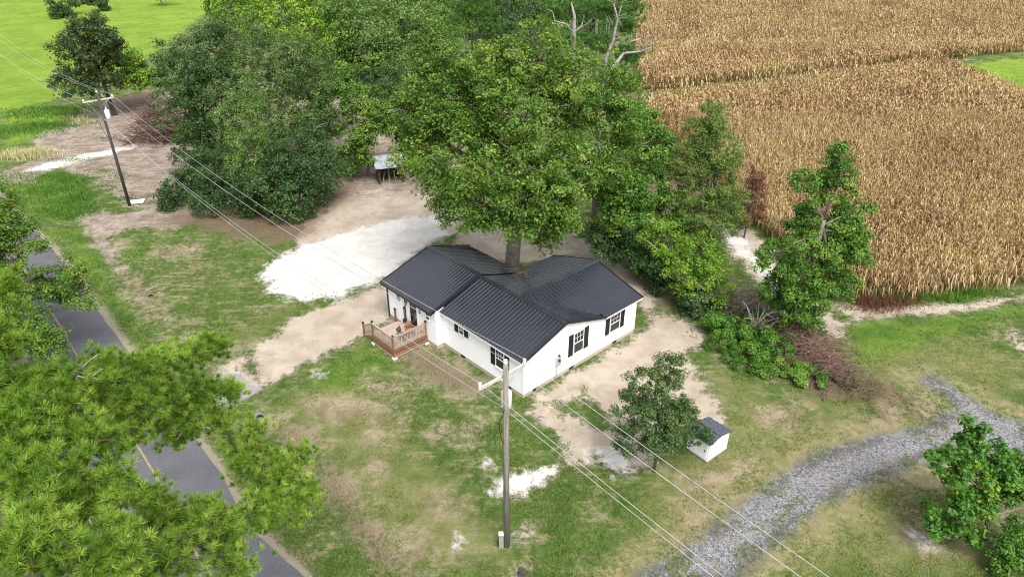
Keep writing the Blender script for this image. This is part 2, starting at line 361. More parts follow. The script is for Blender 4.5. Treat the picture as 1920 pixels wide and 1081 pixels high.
GX, GY = np.meshgrid(gx, gy); GP = np.stack((GX.ravel(), GY.ravel()), 1)
gz = ground_z(GP)
nx = len(gx); ii = np.arange(len(gy) - 1)[:, None] * nx + np.arange(nx - 1)[None, :]
gq = np.stack((ii, ii + 1, ii + nx + 1, ii + nx), -1).reshape(-1, 4)
gme = mesh_np('ground', np.column_stack((GP, gz)), gq, smooth=True)
ZW = {k: [wpoly(p) for p in v] for k, v in ZONES.items()}
def zone(P, k):
    d = np.full(len(P), -50.)
    for p in ZW[k]: d = np.maximum(d, sdf(P, p))
    return np.clip(d, -8, 8)
for k in ZONES:
    a = gme.attributes.new('s_' + k, 'FLOAT', 'POINT'); a.data.foreach_set('value', zone(GP, k).astype(np.float32))
a = gme.attributes.new('s_edge', 'FLOAT', 'POINT'); a.data.foreach_set('value', (np.clip(line_d(GP, ROADC), 0, 60) - ROAD_W / 2).astype(np.float32))

m, n, l, b = new_mat('ground_cover'); nt = m.node_tree; P = geom_pos(nt)
n0 = noise(nt, .16, 3, .6, P); n1 = noise(nt, .55, 5, .65, P, .4); n2 = noise(nt, 2.3, 5, .7, P, .3); n3 = noise(nt, 9, 4, .75, P); n4 = noise(nt, 30, 3, .8, P)
mpg = n.new('ShaderNodeMapping'); mpg.inputs['Rotation'].default_value = (0, 0, math.radians(-48)); mpg.inputs['Scale'].default_value = (.35, 2.2, 1)
l.new(P, mpg.inputs[0]); streak = noise(nt, 1.0, 5, .7, mpg.outputs[0])
cen = lambda x, k: math_n(nt, 'MULTIPLY', math_n(nt, 'SUBTRACT', x, .5), k)
def add(*xs):
    r = xs[0]
    for x in xs[1:]: r = math_n(nt, 'ADD', r, x)
    return r
wob = add(cen(n1, 3.4), cen(n2, 2.6), cen(n3, 1.4))
def zmask(k, lo, hi, amp=1.): return mrange(nt, math_n(nt, 'MULTIPLY_ADD', wob, amp, attr(nt, 's_' + k)), lo, hi)
# grass: darker and lighter green patches, straw thatch showing through
gcol = mixc(nt, mrange(nt, add(n1, cen(n3, .5)), .32, .68), (.050, .105, .017), (.105, .170, .032))
gcol = mixc(nt, mrange(nt, add(n2, cen(n4, .6)), .40, .72), gcol, (.165, .205, .058))
gcol = mixc(nt, mrange(nt, add(n4, cen(n3, .5)), .46, .62), gcol, (.030, .056, .009))
bare = mixc(nt, mrange(nt, add(n3, cen(n4, .6)), .3, .7), (.37, .305, .22), (.18, .13, .085))
thatch = mrange(nt, add(cen(n0, .5), cen(n1, 1.1), cen(n2, .9), cen(streak, 1.5), cen(n3, .9), cen(n4, .7)), -.02, .32)
c = mixc(nt, math_n(nt, 'MULTIPLY', thatch, .85), gcol, bare)
dry = mixc(nt, mrange(nt, add(n2, cen(n3, .7), cen(n4, .5)), .34, .66), (.285, .235, .115), (.082, .130, .024))
c = mixc(nt, math_n(nt, 'MULTIPLY', zmask('dry', -1.5, 2.4, 1.3), .66), c, dry)
mow = mrange(nt, noise(nt, .5, 2, .5, mpg.outputs[0]), .4, .6)
lush = mixc(nt, mrange(nt, add(n1, cen(n3, .6), cen(n4, .6)), .3, .7), (.052, .118, .012), (.125, .205, .025))
farl = mixc(nt, mrange(nt, add(n0, cen(n1, .5), cen(n2, .4)), .3, .7), (.130, .225, .018), (.195, .285, .030))
ys = n.new('ShaderNodeSeparateXYZ'); l.new(P, ys.inputs[0])
lush = mixc(nt, mrange(nt, ys.outputs[1], 70., 105.), lush, farl)
c = mixc(nt, math_n(nt, 'MULTIPLY', zmask('lush', -.5, 1.2, 1.3), .85), c, lush)
bmask = math_n(nt, 'MULTIPLY', zmask('bare', -1.3, 1.0, 1.2), mrange(nt, add(n2, cen(n3, 1.0), cen(n4, .7)), .30, .58))
bsoil = mixc(nt, mrange(nt, add(n1, cen(n3, .7)), .3, .7), (.20, .14, .10), (.36, .285, .215))
c = mixc(nt, math_n(nt, 'MULTIPLY', bmask, .92), c, bsoil)
tan = mixc(nt, mrange(nt, add(n1, cen(n3, .5)), .3, .7), (.275, .225, .170), (.375, .325, .265))
tan = mixc(nt, mrange(nt, add(n2, cen(n3, .9), cen(streak, .8)), .66, .80), tan, (.20, .155, .115))
mtan = zmask('tan', -.15, .55, .85)
c = mixc(nt, mtan, c, tan)
pink = mixc(nt, mrange(nt, add(n1, cen(streak, .8), cen(n3, .5)), .3, .7), (.19, .145, .115), (.36, .305, .26))
pink = mixc(nt, mrange(nt, add(n2, cen(n4, .9)), .56, .70), pink, (.12, .08, .055))
pgr = math_n(nt, 'SUBTRACT', .96, math_n(nt, 'MULTIPLY', mrange(nt, add(cen(n1, 1.6), cen(n2, 1.2), cen(n3, .8)), .20, .36), .85))
c = mixc(nt, math_n(nt, 'MULTIPLY', zmask('pink', -.2, .9, 1.6), pgr), c, pink)
mul = mixc(nt, mrange(nt, add(n3, cen(n4, .8)), .35, .65), (.085, .056, .038), (.20, .140, .10))
c = mixc(nt, math_n(nt, 'MULTIPLY', zmask('mulch', -.3, 1.6, 1.3), .82), c, mul)
wht = mixc(nt, mrange(nt, add(n1, cen(n2, .6)), .3, .7), (.42, .395, .36), (.52, .505, .485))
wht = mixc(nt, mrange(nt, add(n3, cen(n4, .7)), .66, .76), wht, (.27, .23, .185))
mwht = zmask('white', -.15, .75, .75)
c = mixc(nt, mwht, c, wht)
vor = n.new('ShaderNodeTexVoronoi'); vor.inputs['Scale'].default_value = 15; l.new(P, vor.inputs['Vector'])
vsep = n.new('ShaderNodeSeparateColor'); l.new(vor.outputs['Color'], vsep.inputs[0])
grv = mixc(nt, vsep.outputs[0], (.075, .076, .085), (.34, .335, .345))
grv = mixc(nt, mrange(nt, add(n1, cen(n2, .5)), .60, .74), grv, (.085, .086, .10))
grim = math_n(nt, 'MULTIPLY', mrange(nt, attr(nt, 's_gravel'), .9, .1), mrange(nt, add(n1, cen(n2, .8)), .42, .56))
grv = mixc(nt, math_n(nt, 'MULTIPLY', grim, .8), grv, (.060, .062, .075))
fringe = math_n(nt, 'MULTIPLY', zmask('gravel', -2.6, -.4, 1.0), mrange(nt, add(n2, cen(n3, .9), cen(n4, .6)), .38, .62))
c = mixc(nt, math_n(nt, 'MULTIPLY', fringe, .85), c, mixc(nt, n3, (.38, .32, .21), (.24, .195, .105)))
gedge = zmask('gravel', -.7, .3, .55)
wear = mrange(nt, add(cen(n1, 1.2), cen(n2, 1.0), cen(n3, .9), cen(n4, .6)), .04, .30)
c = mixc(nt, math_n(nt, 'MULTIPLY', gedge, math_n(nt, 'SUBTRACT', 1., math_n(nt, 'MULTIPLY', wear, .6))), c, grv)
shoulder = mrange(nt, math_n(nt, 'MULTIPLY_ADD', wob, .35, attr(nt, 's_edge')), .75, .25)
c = mixc(nt, math_n(nt, 'MULTIPLY', shoulder, .85), c, mixc(nt, n3, (.24, .205, .15), (.36, .315, .25)))
l.new(c, b.inputs['Base Color']); b.inputs['Roughness'].default_value = .95; b.inputs['Specular IOR Level'].default_value = .15
flatn = math_n(nt, 'SUBTRACT', 1., math_n(nt, 'MULTIPLY', math_n(nt, 'MAXIMUM', mtan, mwht), .85))
bump(nt, math_n(nt, 'MULTIPLY', add(n3, math_n(nt, 'MULTIPLY', n4, .7), n2), flatn), b, .8, .10)
M['ground'] = m
tag(link('ground', gme, m), kind='structure')

# road sheet with worn centre line
def strip(L, w0, w1, z, sub=6):
    t = np.linspace(0, len(L) - 1, (len(L) - 1) * sub + 1); Lf = np.stack([np.interp(t, np.arange(len(L)), L[:, k]) for k in (0, 1)], 1)
    A_, B_ = offset_line(Lf, w0), offset_line(Lf, w1); k = len(Lf)
    V = np.vstack((np.column_stack((A_, np.full(k, z))), np.column_stack((B_, np.full(k, z)))))
    i = np.arange(k - 1); return V, np.stack((i, i + 1, k + i + 1, k + i), 1)
V, Q = strip(ROAD_R, 0, ROAD_W, .03)
jit = (vnoise(V[:, :2], .8, 5) - .5) * .35; V[:len(V)//2, 0] += jit[:len(V)//2]
rd = tag(link('road', mesh_np('road', V, Q), M['asphalt']), kind='structure')
for o_ in (2.68,):
    V, Q = strip(ROAD_R, o_, o_ + .11, .034); link('centre_line', mesh_np('centre_line', V, Q), M['yellow'], rd)
# concrete driveway apron
ap = wpoly([(398,712),(425,700),(452,702),(468,722),(494,728),(470,742),(440,756),(402,752)])
MB().prism([tuple(p) for p in ap], -.1, .035).build('driveway_apron', M['concrete'])
tag(bpy.data.objects['driveway_apron'], kind='structure')

# ------------------------------------------------------------------ house
TH = math.radians(43); A0 = gp(980.5, 747)
E1 = np.array((math.cos(TH), math.sin(TH), 0)); E2 = np.array((-math.sin(TH), math.cos(TH), 0))
house = tag(empty('house', A0, TH), 'white single storey house with black ribbed metal roof and black shutters', 'house')
W1, L1, L2, AW, BW, BAY = 7.3, 8.0, 13.8, 11.14, 8.2, -.6
RX = 3.6
def z_front(a): return 2.98 + (4.25 - 2.98) * (a + .3) / (RX + .3)
def z_back(a): return 4.25 - .33 * (a - RX)
def wallpoly(pts, mat=M['siding'], name='wall', t=.14, inward=None):
    """vertical wall from an outline of (a, b, z) points, thickened inward"""
    n_ = len(pts); v = [Vector(p) for p in pts] + [Vector(p) + Vector(inward) * t for p in pts]
    f = [tuple(range(n_)), tuple(range(2*n_-1, n_-1, -1))] + [((i+1)%n_, i, n_+i, n_+(i+1)%n_) for i in range(n_)]
    return MB().add(v, f).build(name, mat, house)
zf = .30; d_ = .03
wallpoly([(0,0,zf),(W1,0,zf),(AW,0,zf),(AW,0,2.93),(7.5,0,2.92),(RX,0,z_front(RX)-d_),(0,0,z_front(0)-d_)], inward=(0,1,0))          # gable and wing side
wallpoly([(0,L1,zf),(0,.145,zf),(0,.145,z_front(0)-d_),(0,L1,z_front(0)-d_)], inward=(1,0,0))                                       # front
wallpoly([(BAY,L2,zf),(BAY,L1,zf),(BAY,L1,3.05),(BAY,L2,3.05)], inward=(1,0,0))                                                     # bay
wallpoly([(BAY+.145,L1,zf),(.135,L1,zf),(.135,L1,3.12),(BAY+.145,L1,3.05)], inward=(0,1,0))                                         # jog
wallpoly([(W1,L2,zf),(BAY+.145,L2,zf),(BAY+.145,L2,3.02),(RX,L2,4.30),(W1,L2,3.06)], inward=(0,-1,0))
wallpoly([(W1,BW,zf),(W1,L2-.145,zf),(W1,L2-.145,2.95),(W1,BW,2.95)], inward=(-1,0,0))
wallpoly([(AW,BW,zf),(W1+.01,BW,zf),(W1+.01,BW,2.93),(AW,BW,2.93)], inward=(0,-1,0))
wallpoly([(AW,.145,zf),(AW,BW-.145,zf),(AW,BW-.145,2.9),(AW,4.1,4.18),(AW,.145,2.95)], inward=(-1,0,0))
# skirting, set back a little under the siding
for r in ((.03, .15, .03, L1), (BAY+.03, BAY+.15, L1+.03, L2-.03), (BAY+.15, .15, L1+.03, L1+.15), (.15, AW-.03, .03, .15), (AW-.15, AW-.03, .15, BW-.15),
          (W1, AW-.03, BW-.15, BW-.03), (W1-.15, W1-.03, BW, L2-.03), (BAY+.15, W1-.15, L2-.15, L2-.03)):
    MB().box(*r, -.25, zf + .02).build('foundation_wall', M['brick'], house)
MB().prism([(-.012,-.012),(.09,-.012),(.09,-.003),(-.003,-.003),(-.003,.09),(-.012,.09)], zf, 2.95).build('corner_trim', M['white_trim'], house)
# roof panels: one ribbed sheet mesh per slope, copied along the eave
roof = empty('roof'); roof.parent = house
def ribbed(width, run, rise, step=.3048, rib=.05, thick=.018):
    """sheet: x across (0..width), y along run, z rises over run"""
    k = max(1, round(width / step)); s_ = width / k; prof = []
    for i in range(k):
        x = i * s_; prof += [(x, 0), (x + s_*.32, 0), (x + s_*.41, rib), (x + s_*.59, rib), (x + s_*.68, 0)]
    prof.append((width - .004, 0)); m_ = len(prof); V = []
    for y, z in ((0, 0), (run, rise)): V += [(x, y, z + h) for x, h in prof]
    for y, z in ((0, -thick), (run, rise - thick)): V += [(0, y, z), (width - .004, y, z)]
    f = [(i, i + 1, m_ + i + 1, m_ + i) for i in range(m_ - 1)]; q = 2 * m_
    f += [(q, q + 2, q + 3, q + 1), (0, m_, q + 2, q), (m_ - 1, q + 1, q + 3, 2 * m_ - 1)]
    f += [tuple([q + 1] + list(range(m_ - 1, -1, -1)) + [q]), tuple([q + 2] + list(range(m_, 2 * m_)) + [q + 3])]
    return MB().add(V, f).mesh('metal_panel')
def slope(parent, p0, across, along, total, run, rise, mat, pw=.914):
    k = max(1, round(total / pw)); w = total / k; me = ribbed(w, run, rise); me.materials.append(mat)
    ax, al = Vector(across), Vector(along)
    R = Matrix((ax, al, ax.cross(al))).transposed()
    if R.determinant() < 0: R = Matrix((ax, al, -(ax.cross(al)))).transposed()
    for i in range(k):
        o = bpy.data.objects.new('metal_panel', me); COL.objects.link(o); o.parent = parent
        o.matrix_local = Matrix.Translation(Vector(p0) + ax * (i * w)) @ R.to_4x4()
# front slope of the low section, front slope of the raised section, back slopes, wing slopes
slope(roof, (-.3, 8.02, 2.98), (0,-1,0), (1,0,0), 8.27, RX + .3, 4.25 - 2.98, M['roof'])
slope(roof, (-.95, 14.1, 3.0), (0,-1,0), (1,0,0), 6.05, RX + .95, 4.38 - 3.0, M['roof'])
slope(roof, (7.55, -.25, z_back(7.55)), (0,1,0), (-1,0,0), 8.3, 7.55 - RX, .33 * (7.55 - RX), M['roof'])
slope(roof, (7.55, 8.05, z_back(7.55) + .11), (0,1,0), (-1,0,0), 6.05, 7.55 - RX, .33 * (7.55 - RX), M['roof'])
sw_ = (4.22 - 2.965) / 4.4
slope(roof, (RX, .16, 2.965 + sw_ * .46), (1,0,0), (0,1,0), 7.42 - RX, 3.94, sw_ * 3.94, M['roof'])
slope(roof, (7.42, -.3, 2.965), (1,0,0), (0,1,0), 11.4 - 7.42, 4.4, 4.22 - 2.965, M['roof'])
slope(roof, (11.4, 8.5, 2.965), (-1,0,0), (0,-1,0), 11.4 - RX, 4.4, 4.22 - 2.965, M['roof'])
def cap(p, q, nrm, w=.22, drop=.07):
    p = Vector(p); q = Vector(q); nrm = Vector(nrm); up = Vector((0, 0, 1)); v = []
    for c_ in (p, q): v += [c_ - nrm * w - up * drop, c_ + up * .025, c_ + nrm * w - up * drop, c_ - nrm * w - up * (drop + .03), c_ - up * .01, c_ + nrm * w - up * (drop + .03)]
    MB().add(v, [(0,1,7,6),(1,2,8,7),(3,9,10,4),(4,10,11,5),(0,6,9,3),(2,5,11,8),(0,3,4,1),(1,4,5,2),(6,7,10,9),(7,8,11,10)]).build('ridge_cap', M['roof'], roof)
cap((RX, -.27, 4.30), (RX, 8.0, 4.30), (1,0,0)); cap((RX, 7.98, 4.43), (RX, 14.12, 4.43), (1,0,0)); cap((RX - .05, 4.1, 4.27), (11.42, 4.1, 4.27), (0,1,0))
bar = lambda p, q, w, h, nm, mt, par=roof: MB().bar(p, q, w, h).build(nm, mt, par)
bar((-.33, -.27, 2.955), (RX, -.27, 4.23), .03, .15, 'rake_trim', M['black']); bar((RX, -.27, 4.23), (7.5, -.27, 2.955), .03, .15, 'rake_trim', M['black'])
bar((11.42, -.3, 2.95), (11.42, 4.1, 4.2), .03, .14, 'rake_trim', M['black']); bar((11.42, 4.1, 4.2), (11.42, 8.5, 2.95), .03, .14, 'rake_trim', M['black'])
bar((-.97, 8.03, 2.99), (RX, 8.03, 4.36), .03, .2, 'rake_trim', M['black']); bar((-.97, 14.12, 2.97), (RX, 14.12, 4.35), .03, .16, 'rake_trim', M['black'])
bar((RX, 14.12, 4.35), (7.57, 14.12, 3.05), .03, .16, 'rake_trim', M['black'])
bar((-.27, -.25, 2.88), (-.27, 8.0, 2.88), .03, .15, 'fascia', M['white_trim']); bar((-.93, 8.05, 2.90), (-.93, 14.1, 2.90), .03, .14, 'fascia', M['black'])
bar((7.5, -.27, 2.88), (11.4, -.27, 2.88), .03, .13, 'fascia', M['white_trim'])
MB().box(-.26, .0, -.2, L1, 2.80, 2.82).build('soffit', M['white_trim'], roof); MB().box(-.92, BAY, L1 + .05, 14.05, 2.83, 2.85).build('soffit', M['white_trim'], roof)
MB().box(7.5, 11.38, -.26, .0, 2.80, 2.82).build('soffit', M['white_trim'], roof)
# fallen twigs caught in the valley below the trunk are placed with the brush

# windows
def window(axis, u0, u1, z0, z1, plane, cols=3, rows=4, half=True):
    """axis 'b' : on the wall a = plane facing -a, u = b; axis 'a' : wall b = plane facing -b, u = a"""
    w = empty('window'); w.parent = house
    def bx(name, ua, ub, za, zb, d0, d1, mat, par):
        if axis == 'a': m_ = MB().box(ua, ub, plane - d1, plane - d0, za, zb)
        else: m_ = MB().box(plane - d1, plane - d0, ua, ub, za, zb)
        return m_.build(name, mat, par)
    fr = .055; mb = MB()
    for (ua, ub, za, zb) in ((u0, u1, z0, z0+fr), (u0, u1, z1-fr, z1), (u0, u0+fr, z0+fr, z1-fr), (u1-fr, u1, z0+fr, z1-fr)) + (((u0+fr, u1-fr, (z0+z1)/2-.025, (z0+z1)/2+.025),) if half else ()):
        if axis == 'a': mb.box(ua, ub, plane - .05, plane - .002, za, zb)
        else: mb.box(plane - .05, plane - .002, ua, ub, za, zb)
    mb.build('frame', M['white_trim'], w)
    zm = (z0 + z1) / 2
    for za, zb, dd in (((z0+fr, zm-.025, .018), (zm+.025, z1-fr, .026)) if half else ((z0+fr, z1-fr, .02),)):
        bx('pane', u0+fr, u1-fr, za, zb, .004, dd, M['glass'], w)
        if za > zm - .1 or not half:
            for i in range(1, cols): u = u0 + fr + (u1-u0-2*fr) * i / cols; bx('muntin', u-.010, u+.010, za, zb, dd, dd+.008, M['white_trim'], w)
            for i in range(1, rows//2): z = za + (zb-za) * i / (rows//2); bx('muntin', u0+fr, u1-fr, z-.010, z+.010, dd+.001, dd+.007, M['white_trim'], w)
    bx('sill', u0-.04, u1+.04, z0-.05, z0-.001, .001, .08, M['white_trim'], w)
def shutter(axis, u0, u1, z0, z1, plane):
    mb = MB(); k = int((z1 - z0) / .06)
    def b_(ua, ub, za, zb, d): (mb.box(ua, ub, plane - d, plane - .003, za, zb) if axis == 'a' else mb.box(plane - d, plane - .003, ua, ub, za, zb))
    b_(u0, u1, z0, z1, .022); b_(u0, u0+.05, z0+.001, z1-.001, .04); b_(u1-.05, u1, z0+.001, z1-.001, .04)
    for z in (z0+.002, (z0+z1)/2-.03, z1-.062): b_(u0+.05, u1-.05, z, z+.06, .039)
    for i in range(k): b_(u0+.05, u1-.05, z0+.03+i*.06-.01, z0+.03+i*.06+.012, .032)
    mb.build('shutter', M['black'], house)
for (ax, u0, u1, z0, z1, sw) in (('a', 4.56, 5.54, 1.2, 2.86, .42), ('a', 8.24, 9.34, 1.2, 2.60, .40), ('b', 1.72, 2.55, 1.22, 2.64, .40), ('b', 5.72, 6.25, 1.93, 2.68, .40)):
    window(ax, u0, u1, z0, z1, 0, 3, 4, True)
    shutter(ax, u0 - .05 - sw, u0 - .05, z0, z1, 0); shutter(ax, u1 + .05, u1 + .05 + sw, z0, z1, 0)
window('b', 12.1, 12.6, 2.0, 2.62, BAY, 2, 2, True); window('b', 8.68, 9.15, 2.0, 2.62, BAY, 2, 2, True)
dr = empty('door'); dr.parent = house
MB().box(BAY-.04, BAY-.002, 10.1, 10.2, .72, 2.72).box(BAY-.04, BAY-.002, 11.0, 11.1, .72, 2.72).box(BAY-.04, BAY-.002, 10.2, 11.0, 2.64, 2.72).build('door_frame', M['white_trim'], dr)
MB().box(BAY-.03, BAY-.004, 10.2, 10.3, .74, 2.64).box(BAY-.03, BAY-.004, 10.9, 11.0, .74, 2.64).box(BAY-.03, BAY-.004, 10.3, 10.9, 2.52, 2.64).box(BAY-.03, BAY-.004, 10.3, 10.9, .74, .95).build('door_leaf', M['black'], dr)
MB().box(BAY-.018, BAY-.003, 10.3, 10.9, .95, 2.52).build('glass', M['glass'], dr)
MB().box(BAY-.09, BAY-.03, 10.22, 10.26, 1.6, 1.75).build('handle', M['galv'], dr)
for b0 in (9.75, 11.35): MB().box(BAY-.07, BAY-.003, b0, b0 + .12, 2.15, 2.42).build('porch_light', M['black'], house)
MB().bar((BAY-.06, L2-.05, .15), (BAY-.06, L2-.05, 2.9), .09, .07, (1,0,0)).build('downspout', M['black'], house)
MB().bar((BAY-.06, 11.55, .8), (BAY-.06, 11.55, 2.85), .05, .05, (1,0,0)).build('downspout', M['black'], house)
mt = empty('meter_box'); mt.parent = house
MB().box(2.86, 3.28, -.16, -.002, 1.12, 1.78).build('cabinet', M['galv'], mt); MB().tube([(3.07, -.16, 1.55), (3.07, -.25, 1.55)], .085, 12).build('meter', M['glass'], mt)
MB().tube([(2.95, -.07, 1.12), (2.95, -.07, .02)], .03, 8).build('conduit', M['galv'], mt); MB().box(3.1, 3.24, -.12, -.01, 1.785, 1.86).build('cap', M['black'], mt)
for a_ in (4.3, 8.75, .9): MB().box(a_, a_ + .42, .006, .028, .06, .25).build('crawlspace_vent', M['vent'], house)
for b_ in (1.1, 5.75): MB().box(.006, .028, b_, b_ + .42, .06, .25).build('crawlspace_vent', M['vent'], house)
MB().box(1.15, 2.0, -.02, .028, -.05, .22).build('crawlspace_door', M['skid'], house)

# ------------------------------------------------------------------ deck
deck = tag(empty('wooden_deck', A0, TH), 'weathered wooden deck with baluster railing at the glass door', 'deck')
DZ, a0, a1, b0, b1 = .74, -3.45, BAY - .05, 9.1, 11.6
nb = 17; bw = (b1 - b0) / nb
bm_ = MB().box(0, a1 - a0, .004, bw - .008, -.035, 0).mesh('deck_board')
for i in range(nb): link('deck_board', bm_, M['deck'], deck, (a0, b0 + i * bw, DZ))
for p in ((a0, b0), (a0, b1), (a1 - .07, b0), (a1 - .07, b1)):
    po = MB().box(p[0]-.05, p[0]+.05, p[1]-.05, p[1]+.05, .0 if p[0] < -2 else .05, DZ + 1.08).build('post', M['rim'], deck)
    MB().box(p[0]-.075, p[0]+.075, p[1]-.075, p[1]+.075, DZ+1.082, DZ+1.12).box(p[0]-.05, p[0]+.05, p[1]-.05, p[1]+.05, DZ+1.121, DZ+1.17).build('post_cap', M['black'], po)
for p in ((a0, 12.85), (a1 - .07, 12.85)):
    po = MB().box(p[0]-.05, p[0]+.05, p[1]-.05, p[1]+.05, 0, 1.15).build('post', M['rim'], deck)
    MB().box(p[0]-.075, p[0]+.075, p[1]-.075, p[1]+.075, 1.152, 1.19).box(p[0]-.05, p[0]+.05, p[1]-.05, p[1]+.05, 1.191, 1.24).build('post_cap', M['black'], po)
def rail(p, q, z0p, z0q, nbal):
    p = Vector((p[0], p[1], 0)); q = Vector((q[0], q[1], 0)); d = (q - p).normalized() * .05; p += d; q -= d
    for hz, ww, hh in ((.98, .14, .045), (.90, .04, .09), (.12, .045, .10)):
        MB().bar(p + Vector((0,0,z0p+hz)), q + Vector((0,0,z0q+hz)), ww, hh).build('rail', M['rail'], deck)
    me = MB().box(-.018, .018, -.018, .018, .0, .685).mesh('baluster')
    for i in range(nbal):
        t = (i + 1) / (nbal + 1); c_ = p.lerp(q, t); link('baluster', me, M['rail'], deck, (c_.x, c_.y, (z0p*(1-t) + z0q*t) + .171))
rail((a0, b0), (a0, b1), DZ, DZ, 17); rail((a0, b0), (a1 - .07, b0), DZ, DZ, 20); rail((a0, b1), (a0, 12.85), DZ, .05, 8)
for (p, q) in (((a0-.045, b0-.045), (a0-.045, b1)), ((a0-.045, b0-.046), (a1, b0-.046))):
    for z, hh, ww, nm in ((DZ-.16, .23, .04, 'rim_joist'), (.30, .18, .04, 'skirt_board')):
        p_ = Vector((p[0], p[1], z)); q_ = Vector((q[0], q[1], z)); MB().bar(p_, q_, ww, hh).build(nm, M['rim'], deck)
    MB().bar(Vector((p[0], p[1], .12)), Vector((q[0], q[1], .12)), .06, .07).build('sill_board', M['rail'], deck)
for p in ((a0, b0), (a0, b1), (a1 - .1, b0)): MB().box(p[0]-.15, p[0]+.15, p[1]-.15, p[1]+.15, -.1, .10).build('footing_block', M['block'], deck)
for i in range(3):
    z = DZ - .185 * (i + 1); MB().box(a0+.06, a1-.13, b1+.03+.38*i, b1+.40+.38*i, z-.04, z).build('step_tread', M['deck'], deck)
    MB().box(a0+.08, a1-.15, b1+.38*i+.01, b1+.028+.38*i, z+.001, z+.14).build('step_riser', M['rim'], deck)
for s_ in (a0+.07, a1-.14): MB().bar((s_, b1+.03, DZ-.3), (s_, 12.72, .02), .04, .22).build('stringer', M['rim'], deck)
def on_house(a, b_, z): return A0 + E1 * a + E2 * b_ + np.array((0, 0, z))
tag(MB().box(-.27, .27, -.42, .42, 0, .018).build('door_mat', M['black'], None, False, on_house(-1.0, 10.6, DZ + .003), TH), 'dark mat in front of the glass door', 'door mat')
pt = tag(empty('planter', on_house(-.9, 11.35, DZ)), 'small black planter beside the glass door', 'planter')
MB().tube([(0,0,0), (0,0,.3)], [.12, .17], 12).build('pot', M['black'], pt)
for k, (a_, b_) in enumerate(((-2.2, 9.75), (-1.5, 9.9))):
    ch = tag(empty('deck_chair', on_house(a_, b_, DZ), TH + (.4, -.3)[k]), ('dark slatted chair by the corner post of the deck', 'brown slatted chair nearer the wall on the deck')[k], 'chair', 'chairs on the deck')
    mt_ = (M['black'], M['rim'])[k]
    for i in range(4): MB().bar((-.24, -.2 + i*.13, .40), (.24, -.2 + i*.13, .40), .11, .025).build('slat', mt_, ch)
    for i in range(4): MB().bar((-.2 + i*.13, .26, .44), (-.2 + i*.13, .36, .88), .09, .02, (0,1,0)).build('back_slat', mt_, ch)
    for sx_ in (-.22, .22):
        for sy in (-.22, .26): MB().box(sx_-.02, sx_+.02, sy-.02, sy+.02, 0, .39).build('leg', mt_, ch)

# ------------------------------------------------------------------ small pump shed
c0, cl_, cr = gp(1325, 868), gp(1288, 842), gp(1365, 840)
ang = math.atan2(cr[1]-c0[1], cr[0]-c0[0]); SW, SD, SH = 1.75, 1.45, 1.42
shed = tag(empty('pump_shed', c0, ang), 'small white shed with grey metal roof behind the young tree', 'shed')
MB().box(.02, SW-.02, .02, SD-.02, -.08, .13).build('skid', M['skid'], shed)
MB().add([(0,0,.12),(SW,0,.12),(SW,0,SH),(SW/2,0,SH+.16),(0,0,SH),(0,SD,.12),(SW,SD,.12),(SW,SD,SH),(SW/2,SD,SH+.16),(0,SD,SH)],
         [(0,1,2,3,4),(9,8,7,6,5),(0,4,9,5),(1,6,7,2),(4,3,8,9),(3,2,7,8),(0,5,6,1)]).build('wall', M['siding'], shed)
sr = empty('roof'); sr.parent = shed
slope(sr, (-.10, SD+.1, SH-.008), (0,-1,0), (1,0,0), SD+.2, SW/2+.10, .175+.02, M['shed_roof'], .42); slope(sr, (SW+.10, -.1, SH-.008), (0,1,0), (-1,0,0), SD+.2, SW/2+.10, .175+.02, M['shed_roof'], .42)
MB().bar((SW/2, -.11, SH+.215), (SW/2, SD+.11, SH+.215), .22, .02).build('ridge_cap', M['shed_roof'], sr)
sd_ = empty('door'); sd_.parent = shed
MB().box(-.025, -.003, .12, SD-.12, .2, SH-.12).build('panel', M['white_trim'], sd_)
MB().box(-.05, -.026, .2, .26, .72, .86).build('handle', M['black'], sd_)
for z in (.4, 1.1): MB().box(-.035, -.026, SD-.24, SD-.125, z, z+.06).build('hinge', M['galv'], sd_)
[MB().box(x_, x_+.085, -.012, -.001, .12, SH-.01).build('corner_trim', M['white_trim'], shed) for x_ in (.005, SW-.09)]

